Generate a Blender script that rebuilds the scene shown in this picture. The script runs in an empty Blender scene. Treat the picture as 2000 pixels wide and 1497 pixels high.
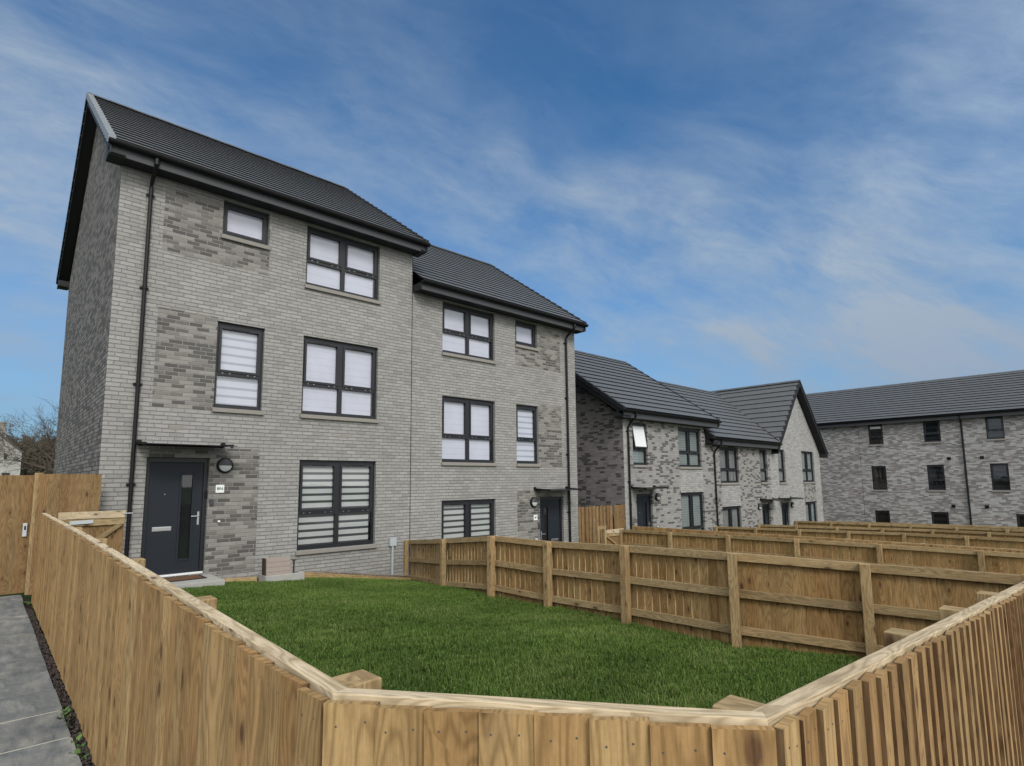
import bpy, math, random
import numpy as np
from mathutils import Vector, Matrix
V = Vector
rng = random.Random(7)
sc = bpy.context.scene
COL = sc.collection
pi = math.pi

# ---------------------------------------------------------------- node helpers
class NT:
    def __init__(s, name):
        s.m = bpy.data.materials.new(name); s.m.use_nodes = True
        s.t = s.m.node_tree; s.t.nodes.clear()
        s.out = s.t.nodes.new('ShaderNodeOutputMaterial')
    def n(s, typ, ins=None, **props):
        nd = s.t.nodes.new(typ)
        for k, v in props.items(): setattr(nd, k, v)
        for k, v in (ins or {}).items(): s.put(nd.inputs[k], v)
        return nd
    def put(s, inp, v):
        if isinstance(v, bpy.types.NodeSocket): s.t.links.new(v, inp)
        elif isinstance(v, bpy.types.Node): s.t.links.new(v.outputs[0], inp)
        else:
            if inp.type == 'RGBA' and len(v) == 3: v = (*v, 1)
            inp.default_value = v
    def m2(s, op, a, b=None, c=None, clamp=False):
        nd = s.t.nodes.new('ShaderNodeMath'); nd.operation = op; nd.use_clamp = clamp
        s.put(nd.inputs[0], a)
        if b is not None: s.put(nd.inputs[1], b)
        if c is not None: s.put(nd.inputs[2], c)
        return nd.outputs[0]
    def mix(s, f, a, b, blend='MIX'):
        nd = s.t.nodes.new('ShaderNodeMix'); nd.data_type = 'RGBA'; nd.blend_type = blend; nd.clamp_factor = True
        s.put(nd.inputs[0], f); s.put(nd.inputs[6], a); s.put(nd.inputs[7], b)
        return nd.outputs[2]
    def ramp(s, f, stops):
        nd = s.t.nodes.new('ShaderNodeValToRGB'); e = nd.color_ramp.elements
        while len(e) < len(stops): e.new(0.5)
        for i, (p, c) in enumerate(stops):
            e[i].position = p; e[i].color = (*c, 1) if len(c) == 3 else c
        s.put(nd.inputs[0], f); return nd.outputs[0]
    def comb(s, x, y, z=0.0):
        return s.n('ShaderNodeCombineXYZ', {0: x, 1: y, 2: z}).outputs[0]
    def noise(s, vec, scale, detail=3, rough=.55, dist=0.0, out=0):
        nd = s.n('ShaderNodeTexNoise', {'Vector': vec, 'Scale': scale, 'Detail': detail, 'Roughness': rough, 'Distortion': dist})
        return nd.outputs[out]
    def map(s, f, a, b, c, d):
        nd = s.n('ShaderNodeMapRange', {0: f, 1: a, 2: b, 3: c, 4: d}); nd.clamp = True
        return nd.outputs[0]
    def pos(s):
        g = s.n('ShaderNodeNewGeometry'); sp = s.n('ShaderNodeSeparateXYZ', {0: g.outputs['Position']})
        return g.outputs['Position'], sp.outputs[0], sp.outputs[1], sp.outputs[2]
    def bsdf(s, col, rough=.8, bump=None, bstr=.5, bdist=.005, spec=.3, metal=0.0, **kw):
        b = s.n('ShaderNodeBsdfPrincipled', {'Base Color': col, 'Roughness': rough, 'Specular IOR Level': spec, 'Metallic': metal})
        for k, v in kw.items(): s.put(b.inputs[k], v)
        if bump is not None:
            bn = s.n('ShaderNodeBump', {'Height': bump, 'Strength': bstr, 'Distance': bdist})
            s.put(b.inputs['Normal'], bn.outputs[0])
        s.put(s.out.inputs[0], b.outputs[0]); return s.m

def brick(name, light, dark, frac, mortar, var=.25, clump=0.0, third=None, soft=.04, hvar=0.0, moff=0.0, bond=(.5, .28)):
    s = NT(name)
    P, x, y, z = s.pos()
    zz = s.m2('DIVIDE', s.m2('ADD', z, moff), .075)
    if hvar:   # slightly wavy, hand-made courses
        w = s.noise(s.comb(s.m2('ADD', x, y), s.m2('MULTIPLY', z, 3.0)), 3.5, 2)
        zz = s.m2('ADD', zz, s.m2('MULTIPLY', s.m2('SUBTRACT', w, .5), hvar))
    row = s.m2('FLOOR', zz); fz = s.m2('FRACT', zz)
    rw = s.n('ShaderNodeTexWhiteNoise', {'W': row}, noise_dimensions='1D').outputs[0]
    uu = s.m2('ADD', s.m2('DIVIDE', s.m2('ADD', x, y), .225), s.m2('ADD', s.m2('MULTIPLY', s.m2('MODULO', s.m2('ABSOLUTE', row), 2.0), bond[0]), s.m2('MULTIPLY', rw, bond[1])))
    colm = s.m2('FLOOR', uu); fu = s.m2('FRACT', uu)
    wn = s.n('ShaderNodeTexWhiteNoise', {'Vector': s.comb(s.m2('MULTIPLY', colm, 1.371), s.m2('ADD', s.m2('MULTIPLY', row, 7.713), s.m2('MULTIPLY', colm, 3.177)), s.m2('MULTIPLY', row, 1.93))}, noise_dimensions='3D')
    sep = s.n('ShaderNodeSeparateColor', {0: wn.outputs['Color']})
    r1, r2, r3 = sep.outputs[0], sep.outputs[1], sep.outputs[2]
    mz = s.m2('MAXIMUM', s.map(fz, .10, .10 + soft + .04, 1, 0), s.map(fz, .97, 1.0, 0, .8))
    mu = s.m2('MAXIMUM', s.map(fu, .022, .035 + soft * .5, 1, 0), s.map(fu, .985, .998, 0, 1))
    mort = s.m2('MAXIMUM', mz, s.m2('MULTIPLY', mu, .9))
    sel = r1
    if clump:
        lo = s.noise(s.comb(s.m2('MULTIPLY', colm, .30), s.m2('MULTIPLY', row, 2.37)), 1.3, 2)
        sel = s.m2('ADD', r1, s.m2('MULTIPLY', s.m2('SUBTRACT', lo, .5), clump))
    isd = s.map(sel, 1 - frac - .06, 1 - frac + .06, 0, 1)
    c = s.mix(isd, light, dark)
    if third: c = s.mix(s.map(r2, .72, .78, 0, .85), c, third)
    fine = s.noise(P, 38, 4, .7); blot = s.noise(P, 6, 3, .6)
    f = s.m2('MULTIPLY', s.m2('ADD', 1 - var / 2, s.m2('MULTIPLY', r3, var)), s.m2('ADD', .68, s.m2('ADD', s.m2('MULTIPLY', fine, .36), s.m2('MULTIPLY', blot, .28))))
    c = s.mix(1.0, c, s.n('ShaderNodeCombineColor', {0: f, 1: f, 2: f}).outputs[0], 'MULTIPLY')
    wz = s.noise(P, .5, 3, .6)
    mf = s.m2('ADD', .75, s.m2('MULTIPLY', fine, .5))
    mc = s.mix(1.0, mortar, s.n('ShaderNodeCombineColor', {0: mf, 1: mf, 2: mf}).outputs[0], 'MULTIPLY')
    c = s.mix(mort, c, mc)
    # weathering: broad faint tone drift over the wall
    g = s.m2('ADD', .86, s.m2('MULTIPLY', wz, .28))
    c = s.mix(1.0, c, s.n('ShaderNodeCombineColor', {0: g, 1: g, 2: g}).outputs[0], 'MULTIPLY')
    h = s.m2('ADD', s.m2('MULTIPLY', s.m2('SUBTRACT', 1.0, mort), s.m2('ADD', .75, s.m2('MULTIPLY', r2, .4))), s.m2('MULTIPLY', fine, .55))
    return s.bsdf(c, .9, h, .95, .010, spec=.2)

def wood(name, tone, warm, dark=.55, fresh=0.0):
    s = NT(name)
    uv = s.n('ShaderNodeUVMap', uv_map='UVMap').outputs[0]; rn = s.n('ShaderNodeUVMap', uv_map='rnd').outputs[0]
    a = s.n('ShaderNodeSeparateXYZ', {0: uv}); r = s.n('ShaderNodeSeparateXYZ', {0: rn})
    u, v, r1, r2 = a.outputs[0], a.outputs[1], r.outputs[0], r.outputs[1]
    uo = s.m2('ADD', u, s.m2('MULTIPLY', r1, 37.0)); vo = s.m2('ADD', v, s.m2('MULTIPLY', r2, 53.0))
    kn = s.n('ShaderNodeTexVoronoi', {'Vector': s.comb(s.m2('MULTIPLY', uo, 5.2), s.m2('MULTIPLY', vo, 2.4)), 'Scale': 1.0}, voronoi_dimensions='2D')
    kd = kn.outputs['Distance']; kr = s.n('ShaderNodeSeparateColor', {0: kn.outputs['Color']}).outputs[0]
    ks = s.m2('MULTIPLY', s.map(kr, .50, .54, 0, 1), s.map(kr, .4, 1, .5, 1.15))   # only some cells hold a knot, of varied size
    kdd = s.m2('DIVIDE', kd, s.m2('MAXIMUM', ks, .001))
    pull = s.m2('MULTIPLY', s.map(kdd, .0, .55, 1, 0), .16)
    n1 = s.noise(s.comb(s.m2('MULTIPLY', uo, 7.5), s.m2('MULTIPLY', vo, .95)), 1.0, 2, .45)
    ring = s.m2('SINE', s.m2('MULTIPLY', s.m2('ADD', n1, pull), 95.0 + 40 * fresh))
    ring = s.m2('MULTIPLY', s.m2('ADD', ring, 1.0), .5)
    fib = s.noise(s.comb(s.m2('MULTIPLY', uo, 170), s.m2('MULTIPLY', vo, 11)), 1.0, 3, .6)
    blot = s.noise(s.comb(s.m2('MULTIPLY', uo, 16), s.m2('MULTIPLY', vo, 3.2)), 1.0, 3, .6)
    base = s.mix(s.map(r2, 0, 1, 0, 1), tone, warm)
    val = s.m2('ADD', s.m2('ADD', .80 - .08 * fresh, s.m2('MULTIPLY', s.m2('SUBTRACT', fib, .5), .75)), s.m2('MULTIPLY', r1, .34))
    val = s.m2('MULTIPLY', val, s.m2('SUBTRACT', 1.06, s.m2('MULTIPLY', s.m2('POWER', ring, 2.0), .33)))
    val = s.m2('MULTIPLY', val, s.m2('ADD', .58, s.m2('MULTIPLY', blot, .82)))
    c = s.mix(1.0, base, s.n('ShaderNodeCombineColor', {0: val, 1: s.m2('POWER', val, 1.08), 2: s.m2('POWER', val, 1.25)}).outputs[0], 'MULTIPLY')
    stn = s.noise(s.comb(s.m2('MULTIPLY', uo, 5), s.m2('MULTIPLY', vo, 1.3), 5.0), 1.0, 5, .65)
    c = s.mix(s.map(stn, .56, .74, 0, .5), c, tuple(t * .50 for t in (tone[0] * .85, tone[1] * .95, tone[2] * 1.25)))
    rough_ = s.noise(s.comb(s.m2('MULTIPLY', uo, 60), s.m2('MULTIPLY', vo, 45)), 1.0, 3, .7)
    rg = s.m2('ADD', .84, s.m2('MULTIPLY', rough_, .32))
    c = s.mix(1.0, c, s.n('ShaderNodeCombineColor', {0: rg, 1: rg, 2: rg}).outputs[0], 'MULTIPLY')
    halo = s.map(kdd, .09, .26, .55, 0)
    c = s.mix(halo, c, tuple(t * .62 for t in warm))
    core = s.map(kdd, .05, .11, 1, 0)
    kc = s.mix(s.map(fib, .3, .7, 0, 1), (.035, .018, .009), (.11, .05, .022))
    c = s.mix(s.m2('MULTIPLY', core, .88), c, kc)
    h = s.m2('ADD', s.m2('MULTIPLY', fib, .8), s.m2('MULTIPLY', ring, -.25))
    return s.bsdf(c, .78, h, .5, .0025, spec=.25)

def plain(name, col, rough=.6, var=.1, scale=12, bump=.15, spec=.35, metal=0.0, bdist=.003):
    s = NT(name); P, x, y, z = s.pos()
    nz = s.noise(P, scale, 4, .6)
    f = s.m2('ADD', 1 - var, s.m2('MULTIPLY', nz, 2 * var))
    c = s.mix(1.0, col, s.n('ShaderNodeCombineColor', {0: f, 1: f, 2: f}).outputs[0], 'MULTIPLY')
    return s.bsdf(c, rough, nz if bump else None, bump, bdist, spec=spec, metal=metal)

def roof_mat():
    s = NT('concrete_tile')
    uv = s.n('ShaderNodeUVMap', uv_map='UVMap').outputs[0]
    a = s.n('ShaderNodeSeparateXYZ', {0: uv}); u, v = a.outputs[0], a.outputs[1]
    row = s.m2('FLOOR', s.m2('ADD', v, .001))
    uu = s.m2('ADD', s.m2('DIVIDE', u, .30), s.m2('MULTIPLY', s.m2('MODULO', row, 2.0), .5))
    fu = s.m2('FRACT', uu)
    wn = s.n('ShaderNodeTexWhiteNoise', {'Vector': s.comb(s.m2('FLOOR', uu), row)}, noise_dimensions='3D').outputs[0]
    j = s.m2('MAXIMUM', s.map(fu, .0, .03, 1, 0), s.map(fu, .985, 1, 0, 1))
    P = s.pos()[0]
    nz = s.noise(P, 5, 4, .7); fn = s.noise(P, 60, 3, .7)
    f = s.m2('ADD', s.m2('ADD', .69, s.m2('MULTIPLY', wn, .07)), s.m2('ADD', s.m2('MULTIPLY', nz, .34), s.m2('MULTIPLY', fn, .2)))
    f = s.m2('MULTIPLY', f, s.m2('SUBTRACT', 1.0, s.m2('MULTIPLY', j, .07)))
    c = s.mix(1.0, (.092, .098, .103), s.n('ShaderNodeCombineColor', {0: f, 1: f, 2: f}).outputs[0], 'MULTIPLY')
    return s.bsdf(c, .52, s.m2('ADD', s.m2('MULTIPLY', j, -.12), s.m2('MULTIPLY', fn, .3)), .5, .004, spec=.4)

def glass_mat(name, tint=(.93, .96, .97), refl=1.0):
    s = NT(name)
    gm = s.n('ShaderNodeNewGeometry'); dt = s.n('ShaderNodeVectorMath', {0: gm.outputs['Normal'], 1: gm.outputs['Incoming']}, operation='DOT_PRODUCT').outputs['Value']
    sch = s.m2('ADD', .075, s.m2('MULTIPLY', .925, s.m2('POWER', s.m2('SUBTRACT', 1.0, s.m2('ABSOLUTE', dt), clamp=True), 5.0)))   # Schlick, same from both sides
    wv = s.noise(s.pos()[0], 1.3, 2)
    bn = s.n('ShaderNodeBump', {'Height': wv, 'Strength': .12, 'Distance': .02})
    gl = s.n('ShaderNodeBsdfGlossy', {'Color': (1, 1, 1, 1), 'Roughness': .015, 'Normal': bn.outputs[0]})
    tr = s.n('ShaderNodeBsdfTransparent', {'Color': (*tint, 1)})
    mx = s.n('ShaderNodeMixShader', {0: s.m2('MULTIPLY', sch, refl, clamp=True), 1: tr.outputs[0], 2: gl.outputs[0]})
    s.put(s.out.inputs[0], mx.outputs[0]); return s.m

def blind_mat(name, light, dark, period, frac, amount, vertical=False, curtain=False):
    s = NT(name); P, x, y, z = s.pos()
    q = z if not vertical else s.m2('ADD', x, y)
    f = s.m2('FRACT', s.m2('DIVIDE', q, period))
    m = s.m2('MULTIPLY', s.map(f, frac, frac + .05, 1, 0), s.map(f, 0, .05, 0, 1))
    nz = s.noise(P, 3, 2)
    if curtain:
        m = s.noise(s.comb(s.m2('MULTIPLY', q, 14), s.m2('MULTIPLY', z, .4)), 1, 2); m = s.map(m, .35, .65, 0, 1)
    c = s.mix(s.m2('MULTIPLY', m, amount), light, dark)
    g = s.m2('ADD', .9, s.m2('MULTIPLY', nz, .2))
    c = s.mix(1.0, c, s.n('ShaderNodeCombineColor', {0: g, 1: g, 2: g}).outputs[0], 'MULTIPLY')
    return s.bsdf(c, .8, spec=.1)

M = {}
M['brick_pale'] = brick('pale_grey_brick', (.292, .288, .276), (.258, .254, .244), .30, (.200, .197, .189), .14, hvar=.16)  # mortar darkened to paint in the shadow of the recessed joints
M['brick_smooth'] = brick('smooth_pale_brick', (.33, .328, .32), (.28, .278, .272), .25, (.275, .272, .265), .25, hvar=.2)
M['brick_panel'] = brick('panel_brick', (.232, .222, .206), (.100, .096, .090), .44, (.31, .303, .288), .24, third=(.160, .153, .143), hvar=.05)
M['brick_gable'] = brick('gable_brick', (.185, .175, .168), (.105, .098, .096), .42, (.08, .076, .074), .35, clump=.5)  # dark multi brick, lowered further to paint in the gable's shaded side
M['brick_mixed'] = brick('mixed_brick', (.275, .27, .26), (.095, .092, .092), .27, (.25, .245, .238), .20, clump=1.1, bond=(.31, 7.0))
M['brick_mixed_shaded'] = brick('mixed_brick_shaded', (.215, .203, .20), (.075, .071, .073), .28, (.18, .172, .17), .28, clump=1.1, bond=(.31, 7.0))  # mixed brick again, gable-side shade put into the colour
M['brick_band'] = brick('banded_brick', (.36, .357, .35), (.175, .171, .171), .40, (.28, .276, .27), .22, clump=1.2, bond=(.31, 7.0), third=(.25, .225, .218))
M['brick_far'] = plain('white_render', (.36, .36, .34), .9, .3, 1.2)
M['stone'] = plain('cast_stone', (.235, .222, .20), .85, .15, 25, .3)
M['concrete'] = plain('pale_concrete', (.34, .34, .32), .9, .22, 9, .4)
M['dark_upvc'] = plain('anthracite_plastic', (.010, .012, .016), .45, .08, 30, .0, spec=.45)
M['door_paint'] = plain('slate_blue_paint', (.015, .020, .027), .5, .08, 200, .25, spec=.25, bdist=.0008)
M['black'] = plain('black_plastic', (.007, .007, .008), .45, .1, 20, .0, spec=.25)
M['soffit'] = plain('black_soffit_board', (.014, .015, .018), .6, .1, 20, .0)
M['fascia'] = plain('dark_grey_fascia', (.052, .055, .060), .55, .12, 6, .0)
M['verge'] = plain('grey_dry_verge', (.20, .222, .245), .55, .12, 8, .0)
M['tile'] = roof_mat()
M['ridge'] = plain('ridge_tile', (.07, .076, .084), .6, .25, 7, .3)
M['lead_and_shade'] = plain('lead_and_course_shade', (.010, .011, .012), .6, .2, 6, .1)  # lead and trim; also tile risers, where it paints course shadow lines
M['white'] = plain('white_plastic', (.72, .74, .74), .45, .04, 5, .0)
M['frosted'] = plain('frosted_diffuser', (.50, .53, .52), .35, .05, 40, .0)
M['sign_white'] = plain('sign_face', (.75, .78, .77), .4, .03, 5, .0)
M['ink'] = plain('sign_lettering', (.012, .012, .013), .5, .02, 5, .0)
M['steel'] = plain('brushed_steel', (.62, .63, .64), .3, .05, 30, .0, metal=.9)
M['galv'] = plain('galvanised_steel', (.48, .52, .54), .5, .15, 30, .1, metal=.35)
M['grey_box'] = plain('light_grey_plastic', (.36, .40, .42), .5, .05, 10, .0)
M['glass'] = glass_mat('window_glass', (.98, .99, 1.0))
M['glass_dark'] = glass_mat('dark_window_glass', (.55, .6, .62), .8)
M['interior'] = plain('dark_interior', (.035, .035, .036), .9, .2, 2, .0)
M['blind_bright'] = blind_mat('pale_zebra_blind', (.47, .485, .565), (.395, .415, .49), .155, .16, .55)  # blue tint is reflected sky put into the blind colour
M['blind_white'] = blind_mat('white_blind', (.47, .48, .565), (.43, .445, .525), .12, .3, .4)  # white blind, bluish from sky reflection painted into it
M['blind_zebra'] = blind_mat('zebra_blind', (.40, .42, .41), (.03, .034, .04), .150, .36, .95)
M['blind_mid'] = blind_mat('zebra_blind_soft', (.48, .50, .565), (.23, .255, .31), .165, .30, .75)
M['blind_far'] = blind_mat('grey_green_blind', (.20, .235, .23), (.12, .14, .14), .09, .4, .7)
M['curtain'] = blind_mat('net_curtain', (.22, .235, .23), (.09, .10, .10), .1, .5, .9, True, True)
M['blind_dark'] = blind_mat('dark_blind', (.055, .058, .065), (.02, .021, .024), .30, .5, .8)
M['blind_brown'] = blind_mat('brown_blind', (.07, .052, .04), (.04, .032, .027), .3, .5, .6)
M['board'] = wood('weathered_fence_board', (.305, .202, .088), (.285, .168, .066))
M['edge_shaded'] = wood('shaded_board_edge', (.17, .108, .052), (.13, .075, .036))  # dark brown edges, shade beside the lit faces put into the colour
M['edge'] = wood('pale_board_edge', (.46, .38, .23), (.42, .32, .18))
M['rail'] = wood('planed_rail', (.33, .25, .135), (.32, .225, .115), fresh=1)
M['rail_pale'] = wood('fresh_cut_rail', (.53, .44, .30), (.48, .385, .25), fresh=1)
M['post'] = wood('treated_post', (.32, .235, .12), (.31, .21, .105))
M['gateboard'] = wood('orange_gate_board', (.22, .145, .068), (.20, .12, .052))
M['edging'] = wood('timber_edging', (.34, .25, .12), (.33, .225, .10))
M['slat'] = plain('painted_slat', (.27, .228, .20), .7, .12, 20, .2)
M['slat_dark'] = plain('dark_brown_panel', (.05, .028, .024), .6, .15, 20, .1)
M['mat'] = plain('coir_mat', (.12, .062, .03), .95, .35, 60, .8)
M['mat_edge'] = plain('mat_rubber_edge', (.02, .018, .018), .8, .1, 30, .1)
M['bark'] = plain('bare_bark', (.085, .07, .055), .9, .25, 20, .4)
M['pebble'] = plain('dark_pebble', (.034, .024, .020), .7, .6, 22, .3)
M['gravel'] = plain('grey_chippings', (.24, .22, .20), .85, .5, 40, .4)
M['soil'] = plain('bare_soil', (.05, .035, .025), .95, .4, 12, .6)

def mat_ground():
    s = NT('rough_turf'); P = s.pos()[0]
    a = s.noise(P, .35, 4); b = s.noise(P, 9, 5, .7)
    c = s.ramp(s.m2('ADD', s.m2('MULTIPLY', a, .5), s.m2('MULTIPLY', b, .5)), [(.3, (.03, .05, .014)), (.55, (.05, .08, .02)), (.75, (.08, .085, .035))])
    return s.bsdf(c, .95, b, .8, .03, spec=.1)
M['ground'] = mat_ground()
def mat_lawn():
    s = NT('lawn_soil'); P = s.pos()[0]; b = s.noise(P, 30, 4, .7)
    return s.bsdf(s.ramp(b, [(.3, (.014, .028, .006)), (.7, (.028, .055, .012))]), .95, b, .8, .02, spec=.05)
M['lawn'] = mat_lawn()
def mat_grass():
    s = NT('grass_blade')
    uv = s.n('ShaderNodeUVMap', uv_map='UVMap').outputs[0]; rn = s.n('ShaderNodeUVMap', uv_map='rnd').outputs[0]
    v = s.n('ShaderNodeSeparateXYZ', {0: uv}).outputs[1]
    r = s.n('ShaderNodeSeparateXYZ', {0: rn}); r1, r2 = r.outputs[0], r.outputs[1]
    P = s.pos()[0]; lo = s.noise(P, .9, 4, .65)
    c = s.ramp(r1, [(0, (.046, .100, .013)), (.45, (.096, .175, .028)), (.9, (.19, .26, .065)), (1, (.32, .30, .14))])
    g = s.m2('MULTIPLY', s.m2('ADD', .55, s.m2('MULTIPLY', v, .65)), s.m2('ADD', .50, s.m2('MULTIPLY', lo, 1.0)))
    c = s.mix(1.0, c, s.n('ShaderNodeCombineColor', {0: g, 1: g, 2: g}).outputs[0], 'MULTIPLY')
    b = s.n('ShaderNodeBsdfPrincipled', {'Base Color': c, 'Roughness': .55, 'Specular IOR Level': .25})
    t = s.n('ShaderNodeBsdfTranslucent', {'Color': c})
    s.put(s.out.inputs[0], s.n('ShaderNodeMixShader', {0: .3, 1: b.outputs[0], 2: t.outputs[0]}).outputs[0]); return s.m
M['grass'] = mat_grass()
def mat_leaf(name, c1, c2, c3=None):
    s = NT(name); rn = s.n('ShaderNodeUVMap', uv_map='rnd').outputs[0]
    r = s.n('ShaderNodeSeparateXYZ', {0: rn}).outputs[0]
    return s.bsdf(s.ramp(r, [(0, c1), (.6, c2), (1, c3 or c2)]), .7, spec=.2)
M['weed'] = mat_leaf('weed_leaf', (.04, .09, .02), (.10, .17, .05))
M['scrub'] = mat_leaf('scrub_twigs', (.030, .028, .018), (.065, .054, .034), (.10, .08, .052))
def mat_slab():
    s = NT('riven_slab'); uv = s.n('ShaderNodeUVMap', uv_map='UVMap').outputs[0]; rn = s.n('ShaderNodeUVMap', uv_map='rnd').outputs[0]
    r = s.n('ShaderNodeSeparateXYZ', {0: rn}); a = s.n('ShaderNodeSeparateXYZ', {0: uv})
    vx = s.comb(s.m2('ADD', a.outputs[0], s.m2('MULTIPLY', r.outputs[0], 31)), s.m2('ADD', a.outputs[1], s.m2('MULTIPLY', r.outputs[1], 17)))
    n1 = s.noise(vx, 2.6, 5, .65, .8)
    st = s.n('ShaderNodeMapping', {'Vector': vx, 'Scale': (2.0, 9.0, 1)}).outputs[0]
    n2 = s.noise(st, 1.2, 5, .65, .6); n3 = s.noise(vx, 45, 4, .7)
    f = s.m2('ADD', s.m2('MULTIPLY', n1, .55), s.m2('MULTIPLY', n2, .45))
    c = s.ramp(f, [(.34, (.080, .090, .096)), (.46, (.135, .146, .148)), (.57, (.205, .208, .198)), (.72, (.34, .33, .29))])
    g = s.m2('MULTIPLY', s.m2('ADD', .72, s.m2('MULTIPLY', n3, .56)), s.m2('ADD', .85, s.m2('MULTIPLY', r.outputs[0], .25)))
    c = s.mix(1.0, c, s.n('ShaderNodeCombineColor', {0: g, 1: g, 2: g}).outputs[0], 'MULTIPLY')
    return s.bsdf(c, .75, s.m2('ADD', n2, s.m2('MULTIPLY', n3, .25)), .7, .012, spec=.35)
M['slab'] = mat_slab()
M['joint'] = plain('sandy_joint', (.40, .39, .34), .95, .25, 30, .3)

# ---------------------------------------------------------------- mesh builder
class MB:
    def __init__(s): s.v = []; s.f = []; s.uv = []; s.r = []; s.m = []
    def face(s, pts, uv=None, r=(0, 0), m=0):
        i = len(s.v); s.v += [tuple(p) for p in pts]; s.f.append(tuple(range(i, i + len(pts))))
        s.uv += list(uv) if uv else [(0, 0)] * len(pts)
        s.r += [r] * len(pts); s.m.append(m)
    def box(s, o, X, Y, Z, m=0, long=2, r=None, em=None):
        """box from corner o with edge vectors X,Y,Z (right handed); uv runs along edge vector `long`"""
        o, X, Y, Z = V(o), V(X), V(Y), V(Z)
        if X.cross(Y).dot(Z) < 0: o = o + X; X = -X
        r = r or (rng.random(), rng.random()); E = [X, Y, Z]; L = E[long]
        a, b = [E[i] for i in range(3) if i != long]
        la, lb, ll = a.length, b.length, L.length
        def q(p, e1, e2, l1, l2, u0, swap):
            pts = [p, p + e1, p + e1 + e2, p + e2]
            if swap: uv = [(u0, 0), (u0, l1), (u0 + l2, l1), (u0 + l2, 0)]
            else: uv = [(u0, 0), (u0 + l1, 0), (u0 + l1, l2), (u0, l2)]
            s.face(pts, uv, r, m)
        def side(p, e1, e2, u0):
            l1, l2 = e1.length, e2.length
            if e1 is L or (e1 + L).length < 1e-9 or (e1 - L).length < 1e-9: q(p, e1, e2, l1, l2, u0, True)
            else: q(p, e1, e2, l1, l2, u0, False)
        side(o + X, -X, Y, 0.0)            # bottom
        side(o + Z, X, Y, .31)            # top
        side(o, X, Z, .62)                # front (-Y)
        side(o + Y + X, -X, Z, .93)       # back
        k = len(s.m)
        side(o + Y, -Y, Z, 1.24)          # left
        side(o + X, Y, Z, 1.55)           # right
        if em is not None: s.m[k:] = [em] * (len(s.m) - k)
        return s
    def bx(s, x0, x1, y0, y1, z0, z1, m=0, long=2, r=None):
        return s.box((x0, y0, z0), (x1 - x0, 0, 0), (0, y1 - y0, 0), (0, 0, z1 - z0), m, long, r)
    def tube(s, pts, rad, n=10, m=0, cap=True):
        pts = [V(p) for p in pts]; rads = rad if isinstance(rad, (list, tuple)) else [rad] * len(pts)
        rings = []; up = V((0.013, 0.021, 1))
        for i, p in enumerate(pts):
            d = (pts[min(i + 1, len(pts) - 1)] - pts[max(i - 1, 0)]).normalized()
            a = d.cross(up)
            if a.length < .05: a = d.cross(V((1, 0.1, 0)))
            a.normalize(); b = d.cross(a).normalized()
            rings.append([p + (a * math.cos(t) + b * math.sin(t)) * rads[i] for t in [2 * pi * k / n for k in range(n)]])
        for A, B in zip(rings, rings[1:]):
            for k in range(n):
                s.face([A[k], A[(k + 1) % n], B[(k + 1) % n], B[k]][::-1], None, (.5, .5), m)
        if cap: s.face(rings[0], m=m); s.face(rings[-1][::-1], m=m)
        return s
    def lathe(s, prof, c, axis='y', n=32, m=0, a0=0, a1=2 * pi):
        """prof: list of (radius, offset along -y axis)"""
        c = V(c)
        def P(r, d, t): return c + V((r * math.cos(t), -d, r * math.sin(t)))
        for (r0, d0), (r1, d1) in zip(prof, prof[1:]):
            for k in range(n):
                t0, t1 = a0 + (a1 - a0) * k / n, a0 + (a1 - a0) * (k + 1) / n
                s.face([P(r0, d0, t0), P(r0, d0, t1), P(r1, d1, t1), P(r1, d1, t0)], m=m)
        return s
    def build(s, name, mat, parent=None, smooth=False, merge=True, bevel=0.0):
        me = bpy.data.meshes.new(name)
        me.from_pydata(s.v, [], s.f)
        for mm in (mat if isinstance(mat, (list, tuple)) else [mat]): me.materials.append(M[mm])
        for nm, data in (('UVMap', s.uv), ('rnd', s.r)):
            l = me.uv_layers.new(name=nm); l.data.foreach_set('uv', np.array(data, dtype=np.float32).ravel())
        me.polygons.foreach_set('material_index', s.m)
        if smooth: me.polygons.foreach_set('use_smooth', [True] * len(s.f))
        me.update()
        if merge or bevel:
            import bmesh
            b = bmesh.new(); b.from_mesh(me); bmesh.ops.remove_doubles(b, verts=b.verts, dist=1e-5); b.to_mesh(me); b.free()
        ob = bpy.data.objects.new(name, me); COL.objects.link(ob)
        if parent: ob.parent = parent
        if bevel:
            md = ob.modifiers.new('bevel', 'BEVEL'); md.width = bevel; md.segments = 2; md.limit_method = 'ANGLE'; md.angle_limit = .9
        return ob

def tag(o, label=None, cat=None, group=None, kind=None):
    if label: o['label'] = label
    if cat: o['category'] = cat
    if group: o['group'] = group
    if kind: o['kind'] = kind
    return o
def thing(name, label, cat, loc=(0, 0, 0), rz=0, group=None):
    o = bpy.data.objects.new(name, None); COL.objects.link(o)
    o.location = loc; o.rotation_euler = (0, 0, rz); o.empty_display_size = .2
    return tag(o, label, cat, group)

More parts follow.
